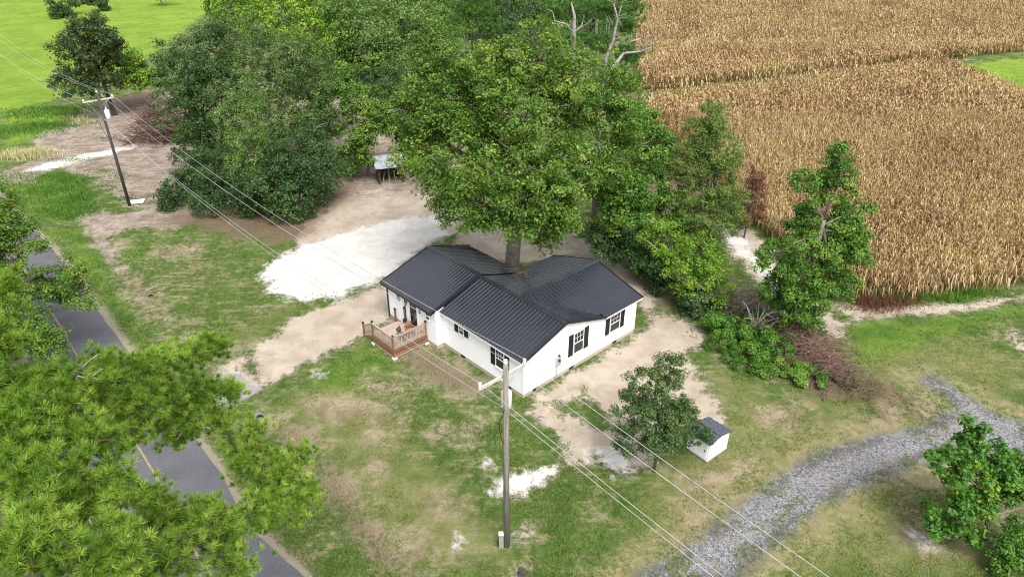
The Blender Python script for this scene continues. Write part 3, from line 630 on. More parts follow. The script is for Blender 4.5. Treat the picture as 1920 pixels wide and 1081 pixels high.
# ------------------------------------------------------------------ utility poles and wires
PB = [gp(950, 1022), gp(243, 385)]
wd = (PB[1] - PB[0])[:2]; wd /= np.linalg.norm(wd); WA = math.atan2(wd[1], wd[0])
PB += [PB[1] + np.array((wd[0], wd[1], 0)) * 76, PB[0] - np.array((wd[0], wd[1], 0)) * 58]
HP = [11.0, 11.3, 11.3, 11.0]; ATT = []
LBL = ['weathered grey utility pole with crossarm and transformer in the front lawn', 'dark leaning utility pole with crossarm beside the sandy track',
       'utility pole past the bronze tipped tree on the lawn', 'utility pole beyond the gravel lane']
for i in range(4):
    h = HP[i]; pm = M['pole'] if i in (0, 3) else M['dark_pole']
    u = tag(empty('utility_pole', PB[i], WA), LBL[i], 'utility pole', 'utility poles along the road')
    MB().tube([(0,0,-.3), (0,0,h*.5), (0,0,h)], [.165, .14, .115], 14).build('pole', pm, u, True)
    ca = MB().box(.13, .23, -1.35, 1.35, h-.78, h-.66).build('crossarm', M['arm'], u)
    for s_ in (-1, 1):
        MB().bar((.18, s_*.75, h-.79), (.15, s_*.04, h-1.35), .03, .012).build('brace', M['galv'], u)
        MB().tube([(.18, s_*1.25, h-.66), (.18, s_*1.25, h-.58), (.18, s_*1.25, h-.52), (.18, s_*1.25, h-.44)], [.035, .08, .05, .075], 10).build('insulator', M['porcelain'], u)
    MB().tube([(0,0,h), (0,0,h+.08), (0,0,h+.15), (0,0,h+.22)], [.05, .09, .055, .075], 10).build('insulator', M['porcelain'], u)
    MB().tube([(.2,0,h-2.35), (.24,0,h-2.4)], .05, 8).build('neutral_clevis', M['porcelain'], u)
    if i < 2:
        ta = MB(); s_ = -1 if i == 0 else -1
        tx = (.28, -.28, 0) if i == 0 else (.05, -.38, 0)
        ta.tube([(tx[0],tx[1],h-2.55), (tx[0],tx[1],h-2.5), (tx[0],tx[1],h-1.75), (tx[0],tx[1],h-1.70)], [.2, .235, .235, .19], 16)
        tr_ = ta.build('transformer', M['tank'], u, True)
        for k in (-.09, .09): MB().tube([(tx[0]+k,tx[1],h-1.70), (tx[0]+k,tx[1],h-1.60), (tx[0]+k,tx[1],h-1.42)], [.05, .045, .03], 8).build('bushing', M['porcelain'], tr_)
        MB().bar((tx[0]*.25, tx[1]*.3, h-2.1), (tx[0]*.5, tx[1]*.5, h-2.1), .1, .5).build('bracket', M['galv'], u)
        pts = [(tx[0], -.35, h-1.42), (.1, -.6, h-1.0), (.18, -1.2, h-.5)]; MB().tube(pts, .012, 5).build('jumper', M['wire'], u)
        pts = [(-.05, .12, h-2.3), (-.1, .5, h-2.9), (-.05, .38, h-3.6), (0, .16, h-4.3)]
        MB().tube(pts, .02, 6).build('drop_cable', M['black'], u)
    c_, s_ = math.cos(WA), math.sin(WA)
    loc = lambda x, y, z: Vector((PB[i][0] + c_*x - s_*y, PB[i][1] + s_*x + c_*y, z))
    ATT.append([loc(.18, -1.25, h-.43), loc(0, 0, h+.23), loc(.18, 1.25, h-.43), loc(.24, 0, h-2.42)])
bpy.data.objects['utility_pole.001'].rotation_euler = (0, 0, WA)
mbx = tag(empty('meter_pedestal', PB[0] + np.array((-.26, -.02, 0)), 0), 'small grey utility box at the foot of the front lawn pole', 'utility box')
MB().box(-.11, .11, -.1, .1, 0, .85).build('cabinet', M['galv'], mbx); MB().box(-.13, .13, -.12, .12, .851, .90).build('lid', M['tank'], mbx)
WN = ('outer crossarm wire on the house side', 'pole top wire', 'outer crossarm wire on the road side', 'lowest neutral wire')
for (i, j, sag, nm) in ((0, 1, 1.3, 'between the two poles past the house'), (1, 2, 2.0, 'beyond the dark pole over the far lawn'), (3, 0, 1.3, 'from the grey pole over the gravel lane')):
    for k in range(4):
        p, q = ATT[i][k], ATT[j][k]; pts = [p.lerp(q, t/24) - Vector((0, 0, sag*4*(t/24)*(1-t/24))) for t in range(25)]
        tag(MB().tube(pts, .013, 5).build('power_line', M['wire']), '%s %s' % (WN[k], nm), 'power line', 'overhead power lines')
tag(MB().box(-.75, .75, -.5, .5, .02, .07).build('white_board', M['sheet'], None, False, gp(254, 379) + np.array((.1, 0, .03)), .3), 'white rectangular board lying at the foot of the dark pole', 'board')
# culvert ends
for k, (px, py, dx, lab) in enumerate(((283, 556, (.45, -.9), 'culvert pipe end in the grass near the overhanging oak'), (487, 782, (.5, -.87), 'culvert pipe end in the grass near the concrete apron'))):
    p = gp(px, py); n_ = 14; mb = MB(); d = Vector((dx[0], dx[1], 0)); e = Vector((-dx[1], dx[0], 0)); V = []
    for t in (0, -1.0):
        for r in (.32, .25):
            V += [Vector(p) + d * t + e * (r * math.cos(2*math.pi*j/n_)) + Vector((0, 0, -.04 + t * .5 + r * math.sin(2*math.pi*j/n_))) for j in range(n_)]
    f = []
    for j in range(n_):
        j2 = (j+1) % n_; f += [(j, j2, n_+j2, n_+j), (j, 2*n_+j, 2*n_+j2, j2), (n_+j, n_+j2, 3*n_+j2, 3*n_+j)]
    f.append(tuple(range(3*n_, 4*n_)))
    tag(mb.add(V, f).build('culvert_pipe', M['vent'] if False else M['concrete']), lab, 'culvert')

# ------------------------------------------------------------------ trees
def leaf_mesh(name, C, N, L, Wd, tint, fold=.12):
    """rhombic leaves: centres C, normals N, length L, width Wd (arrays)"""
    k = len(C); R = rng.normal(size=(k, 3)); T = np.cross(N, R); T /= np.linalg.norm(T, axis=1)[:, None] + 1e-9
    B = np.cross(N, T); L = np.broadcast_to(L, (k,))[:, None]; Wd = np.broadcast_to(Wd, (k,))[:, None]
    V = np.empty((k, 4, 3)); off = N * L * fold
    V[:, 0] = C - T * L / 2 - off; V[:, 1] = C + B * Wd / 2 + T * L * .08; V[:, 2] = C + T * L / 2 - off; V[:, 3] = C - B * Wd / 2 + T * L * .08
    return mesh_np(name, V.reshape(-1, 3), np.arange(k * 4).reshape(-1, 4), tint=tint)
def unit(k):
    d = rng.normal(size=(k, 3)); return d / np.linalg.norm(d, axis=1)[:, None]
def lobes_from_px(spec):
    out = []
    for (px, py, rx, ry, Y) in spec:
        c_ = at_Y(px, py, Y); s_ = depth(c_) / F; out.append((c_, np.array((rx * s_, (rx + ry) / 2 * s_, ry * s_ * 1.05))))
    return out
def clumps_in(lobes, per_m2, shell=.55):
    """leaf clump centres: each lobe carries billows, each billow a skin of clumps on its outer and upper side"""
    Cs, Ds, Li = [], [], []
    for i, (c_, r) in enumerate(lobes):
        k = max(6, int(per_m2 * 4 * math.pi * (r[0] * r[1] * r[2]) ** (2 / 3))); rm = (r[0] * r[1] * r[2]) ** (1 / 3)
        ns = int(np.clip(12 + rm * 4, 10, 30)); sdirs = unit(ns); sc = c_ + sdirs * r * (.50 + .42 * rng.random(ns))[:, None]; srad = rm * (.34 + .20 * rng.random(ns))
        own = rng.integers(0, ns, k); d = unit(k) + sdirs[own] * .75 + np.array((0, 0, .35)); d /= np.linalg.norm(d, axis=1)[:, None]
        Cs.append(sc[own] + d * (srad[own] * (shell + (1 - shell) * rng.random(k) ** .5))[:, None]); Ds.append(d); Li.append(np.full(k, i))
        k2 = k // 3; d2 = unit(k2); Cs.append(c_ + d2 * r * (.35 + .62 * rng.random(k2))[:, None]); Ds.append(d2); Li.append(np.full(k2, i))
    return np.vstack(Cs), np.vstack(Ds), np.concatenate(Li)
def limb(mb, p, q, r0, r1, sag=.12, n_=4, sides=6):
    p = np.asarray(p, float); q = np.asarray(q, float); d = np.linalg.norm(q - p); k1, k2 = rng.normal(size=3) * d * sag * .5, rng.normal(size=3) * d * sag * .5
    pts = []; rad = []
    for i in range(n_ + 1):
        t = i / n_; w = math.sin(math.pi * t); pts.append(p * (1 - t) + q * t + (k1 * (1 - t) + k2 * t) * w + np.array((0, 0, d * .06 * w))); rad.append(r0 * (1 - t) + r1 * t)
    mb.tube(pts, rad, sides); return pts
def skeleton(base, lobes, C, Li, tr, twigs=8, fork=.35, dead=0, lean=None):
    mb = MB(); base = np.array((base[0], base[1], float(ground_z(np.array([base[:2]]))[0]) - .15)); cc = np.mean([c_ for c_, r in lobes], axis=0); zt = max(c_[2] for c_, r in lobes)
    zb = min(c_[2] - r[2] for c_, r in lobes); zf_ = max(base[2] + .6, min(zb + (zt - zb) * fork, zt))
    forkp = np.array((base[0] * .55 + cc[0] * .45, base[1] * .55 + cc[1] * .45, zf_))
    pts = [base, base + (forkp - base) * np.array((.15, .15, .08)), base + (forkp - base) * .5 + rng.normal(size=3) * tr * .5, forkp]
    mb.tube(pts, [tr * 1.45, tr * 1.05, tr * .88, tr * .7], 9)
    for i, (c_, r) in enumerate(lobes):
        t = .55 + .45 * rng.random(); s_ = base + (forkp - base) * t if c_[2] < forkp[2] + 1 else forkp
        limb(mb, s_, c_, tr * .42, tr * .16)
        idx = np.where(Li == i)[0]
        for j in rng.choice(idx, min(twigs, len(idx)), replace=False): limb(mb, c_, C[j], tr * .14, .012, n_=3, sides=4)
    return mb
def dead_limbs(lobes, C, D, k, ln=1.6):
    mb = MB()
    for j in rng.choice(len(C), k, replace=False):
        p = C[j]; d = D[j] + rng.normal(size=3) * .35; d[2] = abs(d[2]) * .7; d /= np.linalg.norm(d); L = ln * (.6 + .8 * rng.random())
        p0 = p - d * L * .5; p1 = p + d * L * .55; limb(mb, p0, p1, .05, .012, .25, 4, 5)
        for s_ in range(3):
            t = .35 + .5 * rng.random(); a = p0 * (1 - t) + p1 * t; e = d + rng.normal(size=3) * .6; limb(mb, a, a + e / np.linalg.norm(e) * L * .4, .025, .008, .25, 3, 4)
    return mb
TREES = 0
def tree(name, label, cat, base, spec, mat, nleaf=12000, leaf=(.26, .15), per_m2=.9, rc=.55, tr=.25, bark='bark', twigs=8, dead=0, shell=.5, up=.5, group=None, fork=.35, flat=.7, jit=.28, world=False, thin=0.):
    lobes = spec if world else lobes_from_px(spec)
    C, D, Li = clumps_in(lobes, per_m2, shell)
    ok = C[:, 2] > .25
    if thin: ok &= rng.random(len(C)) > thin
    C, D, Li = C[ok], D[ok], Li[ok]
    root = tag(empty(name, (base[0], base[1], 0)), label, cat, group)
    off = np.array((base[0], base[1], 0))
    w = rng.random(len(C)) + .4; w /= w.sum(); own = rng.choice(len(C), nleaf, p=w)
    cr_ = rc * (.6 + .8 * rng.random(len(C)))
    q = unit(nleaf) * (rng.random(nleaf) ** .45)[:, None]; q[:, 2] *= flat
    P_ = C[own] + q * cr_[own][:, None]
    N_ = q / (np.linalg.norm(q, axis=1)[:, None] + 1e-6) * .5 + D[own] * .35 + np.array((0, 0, up)) + unit(nleaf) * .65
    N_ /= np.linalg.norm(N_, axis=1)[:, None]
    ctint = rng.random(len(C)); tint = np.clip(.5 + (ctint[own] - .5) * .55 + rng.normal(size=nleaf) * jit * .6, 0, 1)
    keep = P_[:, 2] > .05; P_, N_, tint = P_[keep], N_[keep], tint[keep]
    sz = .75 + .5 * rng.random(len(P_))
    link('crown', leaf_mesh('crown', P_ - off, N_, leaf[0] * sz, leaf[1] * sz, tint), M[mat], root)
    mb = skeleton(base, lobes, C, Li, tr, twigs, fork)
    mb.v = [(x - off[0], y - off[1], z) for x, y, z in mb.v]
    mb.build('trunk', M[bark], root, True)
    if dead:
        mb = dead_limbs(lobes, C, D, dead); mb.v = [(x - off[0], y - off[1], z) for x, y, z in mb.v]; tag(mb.build('dead_branch', M['dead_wood'], root, True), kind='stuff')
    return root
def needle_mesh(name, C, D, nper, L, wd, tint0, spread=.9):
    """tufts of needles: one thin triangle each, radiating about direction D"""
    k = len(C); own = np.repeat(np.arange(k), nper); d = D[own] * spread + unit(k * nper) * (.55 + .6 * rng.random(k * nper))[:, None]; d /= np.linalg.norm(d, axis=1)[:, None]
    ln = L * (.75 + .5 * rng.random(len(own)))[:, None]; s_ = np.cross(d, unit(len(own))); s_ /= np.linalg.norm(s_, axis=1)[:, None] + 1e-9
    base = C[own] + d * L * .06 - D[own] * (L * .35 * rng.random(len(own)))[:, None]; V = np.empty((len(own), 3, 3))
    V[:, 0] = base - s_ * wd; V[:, 1] = base + s_ * wd; V[:, 2] = base + d * ln
    t = np.clip(tint0[own] + rng.normal(size=len(own)) * .16, 0, 1)
    return mesh_np(name, V.reshape(-1, 3), np.arange(len(own) * 3).reshape(-1, 3), tint=t)
def pine(name, label, base, spec, mat, ntuft, nper, L, wd, tr, bark='bark', top=None, dead=0, world=False, cat='pine tree', shell=.25, group=None):
    lobes = spec if world else lobes_from_px(spec)
    vol = np.array([r.prod() ** (2/3) for c_, r in lobes]); cnt = np.maximum(6, (ntuft * vol / vol.sum()).astype(int))
    root = tag(empty(name, (base[0], base[1], 0)), label, cat, group); off = np.array((base[0], base[1], 0)); mb = MB()
    zt = top or max(c_[2] for c_, r in lobes) + 1; bz = np.array((base[0], base[1], -.2)); tp = np.array((base[0], base[1], zt))
    mb.tube([bz, bz * .5 + tp * .5 + rng.normal(size=3) * .15, tp], [tr, tr * .75, tr * .15], 10)
    TC, TD = [], []
    hd = [np.linalg.norm(c_[:2] - bz[:2]) for c_, r in lobes]
    for (c_, r), k, h_ in zip(lobes, cnt, hd):
        st = bz + (tp - bz) * np.clip((c_[2] - 1.2) / zt, .15, .97)
        opt = [(np.linalg.norm(c_ - q_), list(q_)) for (q_, r_), g_ in zip(lobes, hd) if g_ < h_ - .3]
        if nper > 30 and opt and min(opt)[0] < np.linalg.norm(st - c_): st = np.array(min(opt)[1])
        lp = np.array(limb(mb, st, c_, tr * .24, tr * .1, .14, 6, 6))
        if nper > 30:
            for j in range(14):
                u_ = 2.2 + 3.7 * rng.random(); i_ = min(5, int(u_)); q = lp[i_] + (lp[i_ + 1] - lp[i_]) * (u_ - i_) + rng.normal(size=3) * L * 1.3
                dd = np.array((0, 0, .9)) + rng.normal(size=3) * .4; TC.append(q); TD.append(dd / np.linalg.norm(dd))
        ns = max(4, k // 9)
        for s_ in range(ns):      # shoots, each carrying a row of tufts up to its tip
            d = unit(1)[0]; d[2] = d[2] * .7 + .15; tip = c_ + d * r * (shell + (1 - shell) * rng.random() ** .5)
            pts = limb(mb, c_ + (tip - c_) * .1, tip, .045, .014, .18, 4, 4)
            kk = max(2, k // ns)
            for j in range(kk):
                u_ = .35 + .65 * (j + rng.random()) / kk; sd__ = (tip - c_) / (np.linalg.norm(tip - c_) + 1e-6)
                q = c_ + (tip - c_) * u_ + rng.normal(size=3) * L * .9; dd = sd__ * .6 + np.array((0, 0, .75)) + rng.normal(size=3) * .3
                TC.append(q); TD.append(dd / np.linalg.norm(dd))
    TC, TD = np.array(TC), np.array(TD); tt = np.clip(.5 + rng.normal(size=len(TC)) * .26, 0, 1)
    link('crown', needle_mesh('crown', TC - off, TD, nper, L, wd, tt), M[mat], root)
    mb.v = [(x - off[0], y - off[1], z) for x, y, z in mb.v]; mb.build('trunk', M[bark], root, True)
    if dead:
        mb = dead_limbs(lobes, TC, TD, dead, 1.0); mb.v = [(x - off[0], y - off[1], z) for x, y, z in mb.v]; tag(mb.build('dead_branch', M['dead_wood'], root, True), kind='stuff')
    return root
xy = lambda px, py: gp(px, py)[:2]

# the great oak behind the house
tree('oak_tree', 'large spreading oak rising from the inner corner behind the house', 'tree', (-.1, 49.6),
     [(880,110,110,55,52),(1010,120,110,50,52),(820,190,85,75,51),(960,200,130,90,50),(1090,170,90,75,53),(1120,270,85,80,51),(850,290,95,70,47.5),
      (980,310,110,75,46),(1050,370,65,55,44.5),(960,390,85,50,44.5),(870,375,60,45,46.5),(1020,425,45,28,46),(765,235,34,45,51)],
     'oak', 98000, (.23, .135), 1.0, .66, .6, thin=.12, twigs=10, dead=34, fork=.25)
# dark evergreen stand left of it
tree('evergreen_tree', 'tall dark evergreen with pointed top beside the brush pile', 'tree', xy(385, 330),
     [(345,130,38,55,76),(390,100,48,60,77),(350,220,45,70,74),(400,190,55,80,73),(375,285,50,45,70)], 'dark', 26000, (.26, .15), 1.1, .6, .3, 'dark_bark', up=.4)
tree('evergreen_tree', 'broad grey green tree rising behind the pale topped cedar', 'tree', xy(500, 345),
     [(450,90,65,50,80),(520,110,70,55,78),(480,170,75,60,76),(560,190,60,65,77),(600,260,45,50,74),(580,130,50,50,80)], 'grey', 28000, (.25, .14), 1.0, .6, .35, 'bark', dead=10)
tree('cedar_tree', 'pale topped cedar standing out of the dark evergreen stand', 'tree', xy(470, 370),
     [(460,185,42,38,68),(462,235,50,50,67),(468,300,52,50,66),(485,345,55,40,65.5)], 'light', 15000, (.20, .10), 1.3, .5, .22, 'bark', jit=.2)
tree('evergreen_tree', 'low dark evergreen hanging over the lawn under the wires', 'tree', xy(543, 405),
     [(560,300,65,60,67),(600,320,45,50,66),(520,360,70,50,64),(440,370,80,38,65),(360,365,55,42,67),(330,350,30,25,68.5),(560,380,50,35,63.5),(410,325,55,40,68)],
     'dark', 38000, (.25, .15), 1.3, .6, .42, 'dark_bark', dead=8)
# back row
tree('pecan_tree', 'pale green spreading tree with forked trunk behind the evergreens', 'tree', xy(672, 168),
     [(640,40,50,42,113),(700,55,60,50,112),(760,40,55,45,114),(690,100,42,28,109),(735,95,50,35,111),(630,90,40,30,113),(800,70,40,35,113)], 'light', 17000, (.42, .22), .55, .9, .5, fork=.2, dead=12)
tree('background_tree', 'yellow green tree at the edge of the far lawn', 'tree', xy(500, 150),
     [(470,25,50,32,110),(530,40,60,45,109),(590,75,45,45,107),(560,15,60,30,114),(430,15,30,22,112)], 'lime', 12000, (.42, .24), .5, .9, .4, dead=8)
tree('background_tree', 'dark tree standing between the pecan and the far lawn', 'tree', xy(625, 110),
     [(610,10,45,30,125),(650,20,45,35,122),(590,60,30,50,118),(640,120,55,35,112),(720,140,45,40,110)], 'mid', 12000, (.42, .24), .5, .9, .4, 'dark_bark')
tree('background_tree', 'pale willowy tree behind the crown of the great oak', 'tree', xy(820, 110),
     [(790,25,50,30,125),(850,35,40,30,124),(820,65,45,30,120)], 'light', 8000, (.42, .22), .5, .9, .4)
tree('background_tree', 'dull dark tree beyond the pine with the bare trunk', 'tree', xy(960, 90),
     [(960,20,45,30,132),(1000,35,35,30,130),(930,45,40,28,128),(980,60,40,30,125)], 'dark', 9000, (.42, .24), .5, .9, .4, 'dark_bark')
pine('pine_tree', 'tall pine with bare lower trunk behind the oak crown', xy(884, 130), [(870,20,35,25,100),(905,25,40,22,101),(850,45,28,16,99),(925,50,30,18,100),(884,-15,40,22,101)], 'fpine', 900, 16, .42, .030, .42, 'dark_bark', top=22)
pine('pine_tree', 'bright green pine at the corn field edge behind the dead snag', xy(1110, 190),
     [(1060,25,55,30,78),(1130,20,55,28,78),(1175,45,30,28,77),(1180,105,38,28,75),(1060,75,50,25,76),(1120,80,50,35,76),(1190,20,22,22,78),(1150,150,50,40,74),(1180,160,25,28,73.5)], 'fpine', 2600, 16, .36, .026, .35, 'bark', top=19)
# dead snag with pale bare limbs
sb = at_Y(1122, 300, 63.); sb[2] = 0; sn = tag(empty('dead_snag', sb), 'pale leafless snag with forked limbs against the corn field', 'dead tree')
mb = MB(); P = lambda x, y: at_Y(x, y, sb[1]) - sb
J = P(1132, 160)
mb.tube([(0, 0, -.2), P(1124, 230), J], [.34, .28, .24], 8)
for path, r in (([J, P(1136,110), P(1150,75), P(1158,35), P(1150,5)], .19), ([P(1158,35), P(1166,10)], .08), ([J, P(1150,125), P(1170,100), P(1200,97), P(1222,88)], .19), ([P(1170,100), P(1182,78), P(1205,72), P(1226,66)], .1),
                ([P(1150,75), P(1165,70)], .07), ([J, P(1145,142), P(1152,138)], .13), ([P(1205,72), P(1195,62)], .05), ([P(1200,97), P(1215,78)], .05), ([P(1158,35), P(1168,52)], .05)):
    mb.tube(path, list(np.linspace(r, r * .28, len(path))), 7)
for q in (P(1222,88), P(1226,66), P(1150,5), P(1166,10), P(1205,72), P(1200,97), P(1158,35), P(1182,78), P(1152,138)):
    for i_ in range(4): e_ = rng.normal(size=3) * .5 + np.array((.25, 0, .35)); limb(mb, q, q + e_, .03, .008, .2, 3, 4)
mb.build('trunk', M['dead_wood'], sn, True)
sb2 = at_Y(1074, 200, 70.); sb2[2] = 0; sn2 = tag(empty('dead_snag', sb2), 'thin broken snag with one curved limb behind the oak crown', 'dead tree')
mb = MB(); P2 = lambda x, y: at_Y(x, y, sb2[1]) - sb2
mb.tube([(0, 0, -.2), P2(1076, 60), P2(1077, 30), P2(1071, 4)], [.3, .22, .15, .04], 8); mb.tube([P2(1073, 60), P2(1062, 45), P2(1040, 40), P2(1036, 22), P2(1025, 17)], [.1, .08, .07, .05, .02], 6)
mb.tube([P2(1075, 62), P2(1090, 50), P2(1095, 30)], [.13, .12, .09], 6); mb.build('trunk', M['dead_wood'], sn2, True)
# far left tree and shrub
tree('bronze_tree', 'dark tree with bronze tinted top at the far lawn edge', 'tree', xy(215, 215),
     [(160,45,30,25,98),(180,80,45,38,97),(150,110,42,40,96),(200,125,35,40,97),(140,160,40,28,95),(215,85,22,22,98)], 'rusty_tip', 14000, (.36, .2), .8, .8, .3, 'dark_bark')
tree('lime_shrub', 'lime green sapling cluster beside the bronze tinted tree', 'shrub', xy(250, 165), [(240,115,25,22,101),(262,130,25,25,100),(245,150,30,16,99),(275,145,16,18,100)], 'lime', 6000, (.34, .2), .9, .7, .12)
tree('grey_shrub', 'small grey green shrub beside the dark evergreen', 'shrub', xy(300, 160), [(300,125,16,25,98),(305,150,18,14,97)], 'grey', 2500, (.34, .2), .9, .6, .1)
for k, (px, py, rx, ry, mt_, lab) in enumerate(((110, 18, 18, 17, 'dark', 'round dark clipped bush on the far lawn'), (188, 8, 12, 13, 'dark', 'dark bush with brownish neighbour at the far lawn top'), (178, 2, 12, 8, 'rusty_tip', 'brownish grey bush beside the dark one on the far lawn'), (148, -4, 14, 12, 'dark', 'dark bush beyond the small grey tree on the far lawn'))):
    Y = gp(px, py + ry)[1] + 1; tree('lawn_bush', lab, 'bush', (at_Y(px, py, Y)[0], Y), [(px, py, rx, ry, Y)], mt_, 2200, (.5, .3), .8, .8, .15, group='bushes on the far lawn')
tree('small_tree', 'small sparse grey tree between bushes on the far lawn', 'tree', xy(134, 27), [(128,-2,18,12,182),(136,8,10,8,182)], 'grey', 900, (.45, .25), .5, .8, .15, 'dead_wood')
tree('lawn_tree', 'young pale trunked tree standing alone on the far lawn', 'tree', xy(303, 8), [(303,-28,22,16,195),(295,-18,14,10,195)], 'mid', 1500, (.5, .3), .6, .9, .14, 'dead_wood')
for k, (nm, sp, mt_, lab) in enumerate((((640,175),[(625,150,35,28,92),(660,170,32,22,90),(600,180,30,25,90)],'mid','dense green shrub under the leaning pecan trunk'), ((745,180),[(730,150,40,30,96),(770,165,35,30,94),(715,175,30,18,92)],'dark','shadowy shrub behind the small tree at the shelter'), ((590,245),[(590,215,38,28,82),(620,235,22,18,80)],'dark','dark shrub in the gap right of the grey green tree'), ((770,260),[(765,240,30,28,80),(775,280,25,22,78)],'mid','green shrub between the shelter and the oak'))):
    tree('woodland_shrub', lab, 'shrub', xy(*nm), sp, mt_, 6500, (.34, .2), .9, .7, .1, 'dark_bark', group='shrubs in the wood behind the house')
for k, (px, lab, mt_) in enumerate(((455, 'far tree at the lawn side end of the wood', 'mid'), (600, 'far dark tree above the leaning pecan trunk', 'dark'), (720, 'far pale tree at the back of the wood', 'light'), (830, 'far green tree left of the bare trunked pine', 'mid'), (930, 'far dull tree right of the bare trunked pine', 'dark'), (1030, 'far tree behind the bright pine', 'mid'), (1120, 'far tree where the wood meets the far corn', 'dark'))):
    Y = 148 + 7 * math.sin(k * 2.3); tree('woodland_tree', lab, 'tree', (at_Y(px, 0, Y)[0], Y), [(px-35,5,42,32,Y+2),(px+30,-5,42,32,Y),(px,-35,45,30,Y+2),(px-5,35,50,25,Y-3)], mt_, 6500, (.62, .36), .35, 1.2, .4, 'dark_bark', group='trees at the back of the wood')
# sapling by the shelter
tree('sapling', 'bright green small tree hanging over the tin shelter', 'tree', xy(690, 328), [(680,200,40,30,76),(705,230,38,32,75),(672,255,36,36,74),(666,290,34,28,73),(650,300,26,26,73.5),(735,215,28,30,76)], 'oak', 17000, (.26, .15), 1.2, .55, .16, dead=8)
# belt right of the house
tree('belt_tree', 'mid green tree with slim pale trunk behind the wing of the house', 'tree', xy(1178, 500),
     [(1170,240,55,45,56),(1200,290,60,50,55),(1160,330,55,50,53),(1190,370,65,40,52),(1175,405,50,30,51)], 'mid', 24000, (.25, .15), 1.0, .6, .22, dead=6)
tree('belt_tree', 'dark leafy tree between the oak and the feathery tree', 'tree', xy(1235, 470),
     [(1215,230,35,35,62),(1240,290,35,40,61),(1250,400,50,40,56),(1220,440,45,35,54)], 'mid', 14000, (.26, .16), 1.0, .6, .2, 'dark_bark')
tree('feathery_tree', 'feathery yellow green tree at the corner of the corn field', 'tree', xy(1325, 482),
     [(1330,225,26,38,58),(1312,255,38,30,58),(1345,285,45,40,57),(1290,310,45,40,57),(1335,340,60,45,56),(1310,395,60,40,55),(1355,390,40,45,56),(1320,430,50,30,54.5)], 'feather', 44000, (.19, .085), 1.7, .55, .2, 'bark', jit=.22, dead=6)
tree('rust_shrub', 'rust brown dead leaved shrub beside the corn', 'shrub', xy(1395, 446), [(1418,335,18,22,60),(1412,375,28,32,59.5),(1395,405,28,22,59)], 'rust', 7000, (.15, .08), 1.8, .42, .08, 'dark_bark', jit=.2)
tree('slender_tree', 'tall narrow tree standing alone between corn and brush', 'tree', xy(1490, 632),
     [(1575,300,30,30,43.5),(1560,345,45,32,43.5),(1545,400,55,35,43),(1510,345,25,25,43),(1585,430,40,28,43),(1520,455,60,38,42.5),(1580,480,50,30,43),(1500,510,55,32,42),(1550,540,55,35,42.3),(1500,570,50,35,42),(1600,400,26,26,43.5),(1450,480,38,24,42),(1505,605,44,26,42),(1600,455,30,26,43),(1470,540,45,30,42)],
     'mid', 42000, (.19, .115), 2.0, .46, .17, 'bark', fork=.7, thin=.2)
tree('low_tree', 'arching light green tree over the chain link fence', 'tree', xy(1290, 585), [(1250,450,45,32,49),(1300,480,50,32,48),(1340,510,45,35,47),(1300,520,55,35,46.5),(1270,500,40,30,48),(1350,555,30,25,46)], 'lime', 13000, (.19, .10), 1.4, .45, .12, dead=8, fork=.1)
for k, (px, py, sp) in enumerate(((1140, 480, [(1130,445,35,25,52),(1150,470,28,20,51)]), (1205, 510, [(1200,470,40,30,51),(1215,495,35,22,50)]), (1240, 545, [(1240,500,32,32,49),(1255,530,30,25,48)]), (1305, 592, [(1310,565,40,25,46),(1280,570,28,20,46.5)]))):
    tree('understory_shrub', ('dark shrub under the right side of the oak', 'dark shrub at the foot of the slim pale trunk', 'dark shrub against the chain link fence', 'dark shrub under the arching light green tree')[k], 'shrub', xy(px, py), sp, 'dark', 5000, (.22, .13), 1.5, .5, .08, 'dark_bark', group='shrubs along the fence')
# young tree in the yard
tree('young_tree', 'slim young tree in the yard beside the small white shed', 'tree', xy(1227, 884),
     [(1255,682,26,24,30.0),(1252,715,40,28,29.8),(1208,728,38,28,29.5),(1240,765,62,32,29.3),(1190,775,44,30,29),(1280,788,50,30,29.6),(1215,815,56,30,28.8),(1285,818,44,24,29.4),(1172,836,24,18,28.6),(1240,828,34,16,28.6)],
     'young', 24000, (.15, .07), 2.4, .34, .085, 'dark_bark', twigs=7, fork=.55, thin=.12, up=.3, jit=.38)
# broad leaved tree and bush, lower right
tree('broad_leaf_tree', 'broad leaved tree with yellowing leaves beside the gravel lane', 'tree', xy(1850, 1010),
     [(1820,805,24,22,25.5),(1805,850,34,22,25.3),(1860,850,50,24,25.4),(1760,848,24,10,25),(1900,880,32,24,25.5),(1840,890,55,26,25),(1795,890,35,24,24.8),(1870,920,45,24,24.8),(1780,950,38,26,24.2),(1830,945,40,22,24.2),(1760,985,26,18,23.8),(1820,995,28,18,23.6)],
     'big', 9500, (.25, .15), 2.4, .36, .09, 'dark_bark', fork=.35, up=.7, thin=.1)
tree('leafy_bush', 'low bright green bush beside the broad leaved tree', 'bush', xy(1890, 1075), [(1880,1020,45,28,23),(1920,1000,35,28,23.5),(1900,1055,50,28,22.5),(1945,1040,40,40,22.8)], 'bramble', 7000, (.13, .09), 2.6, .32, .05, 'dark_bark', dead=5)
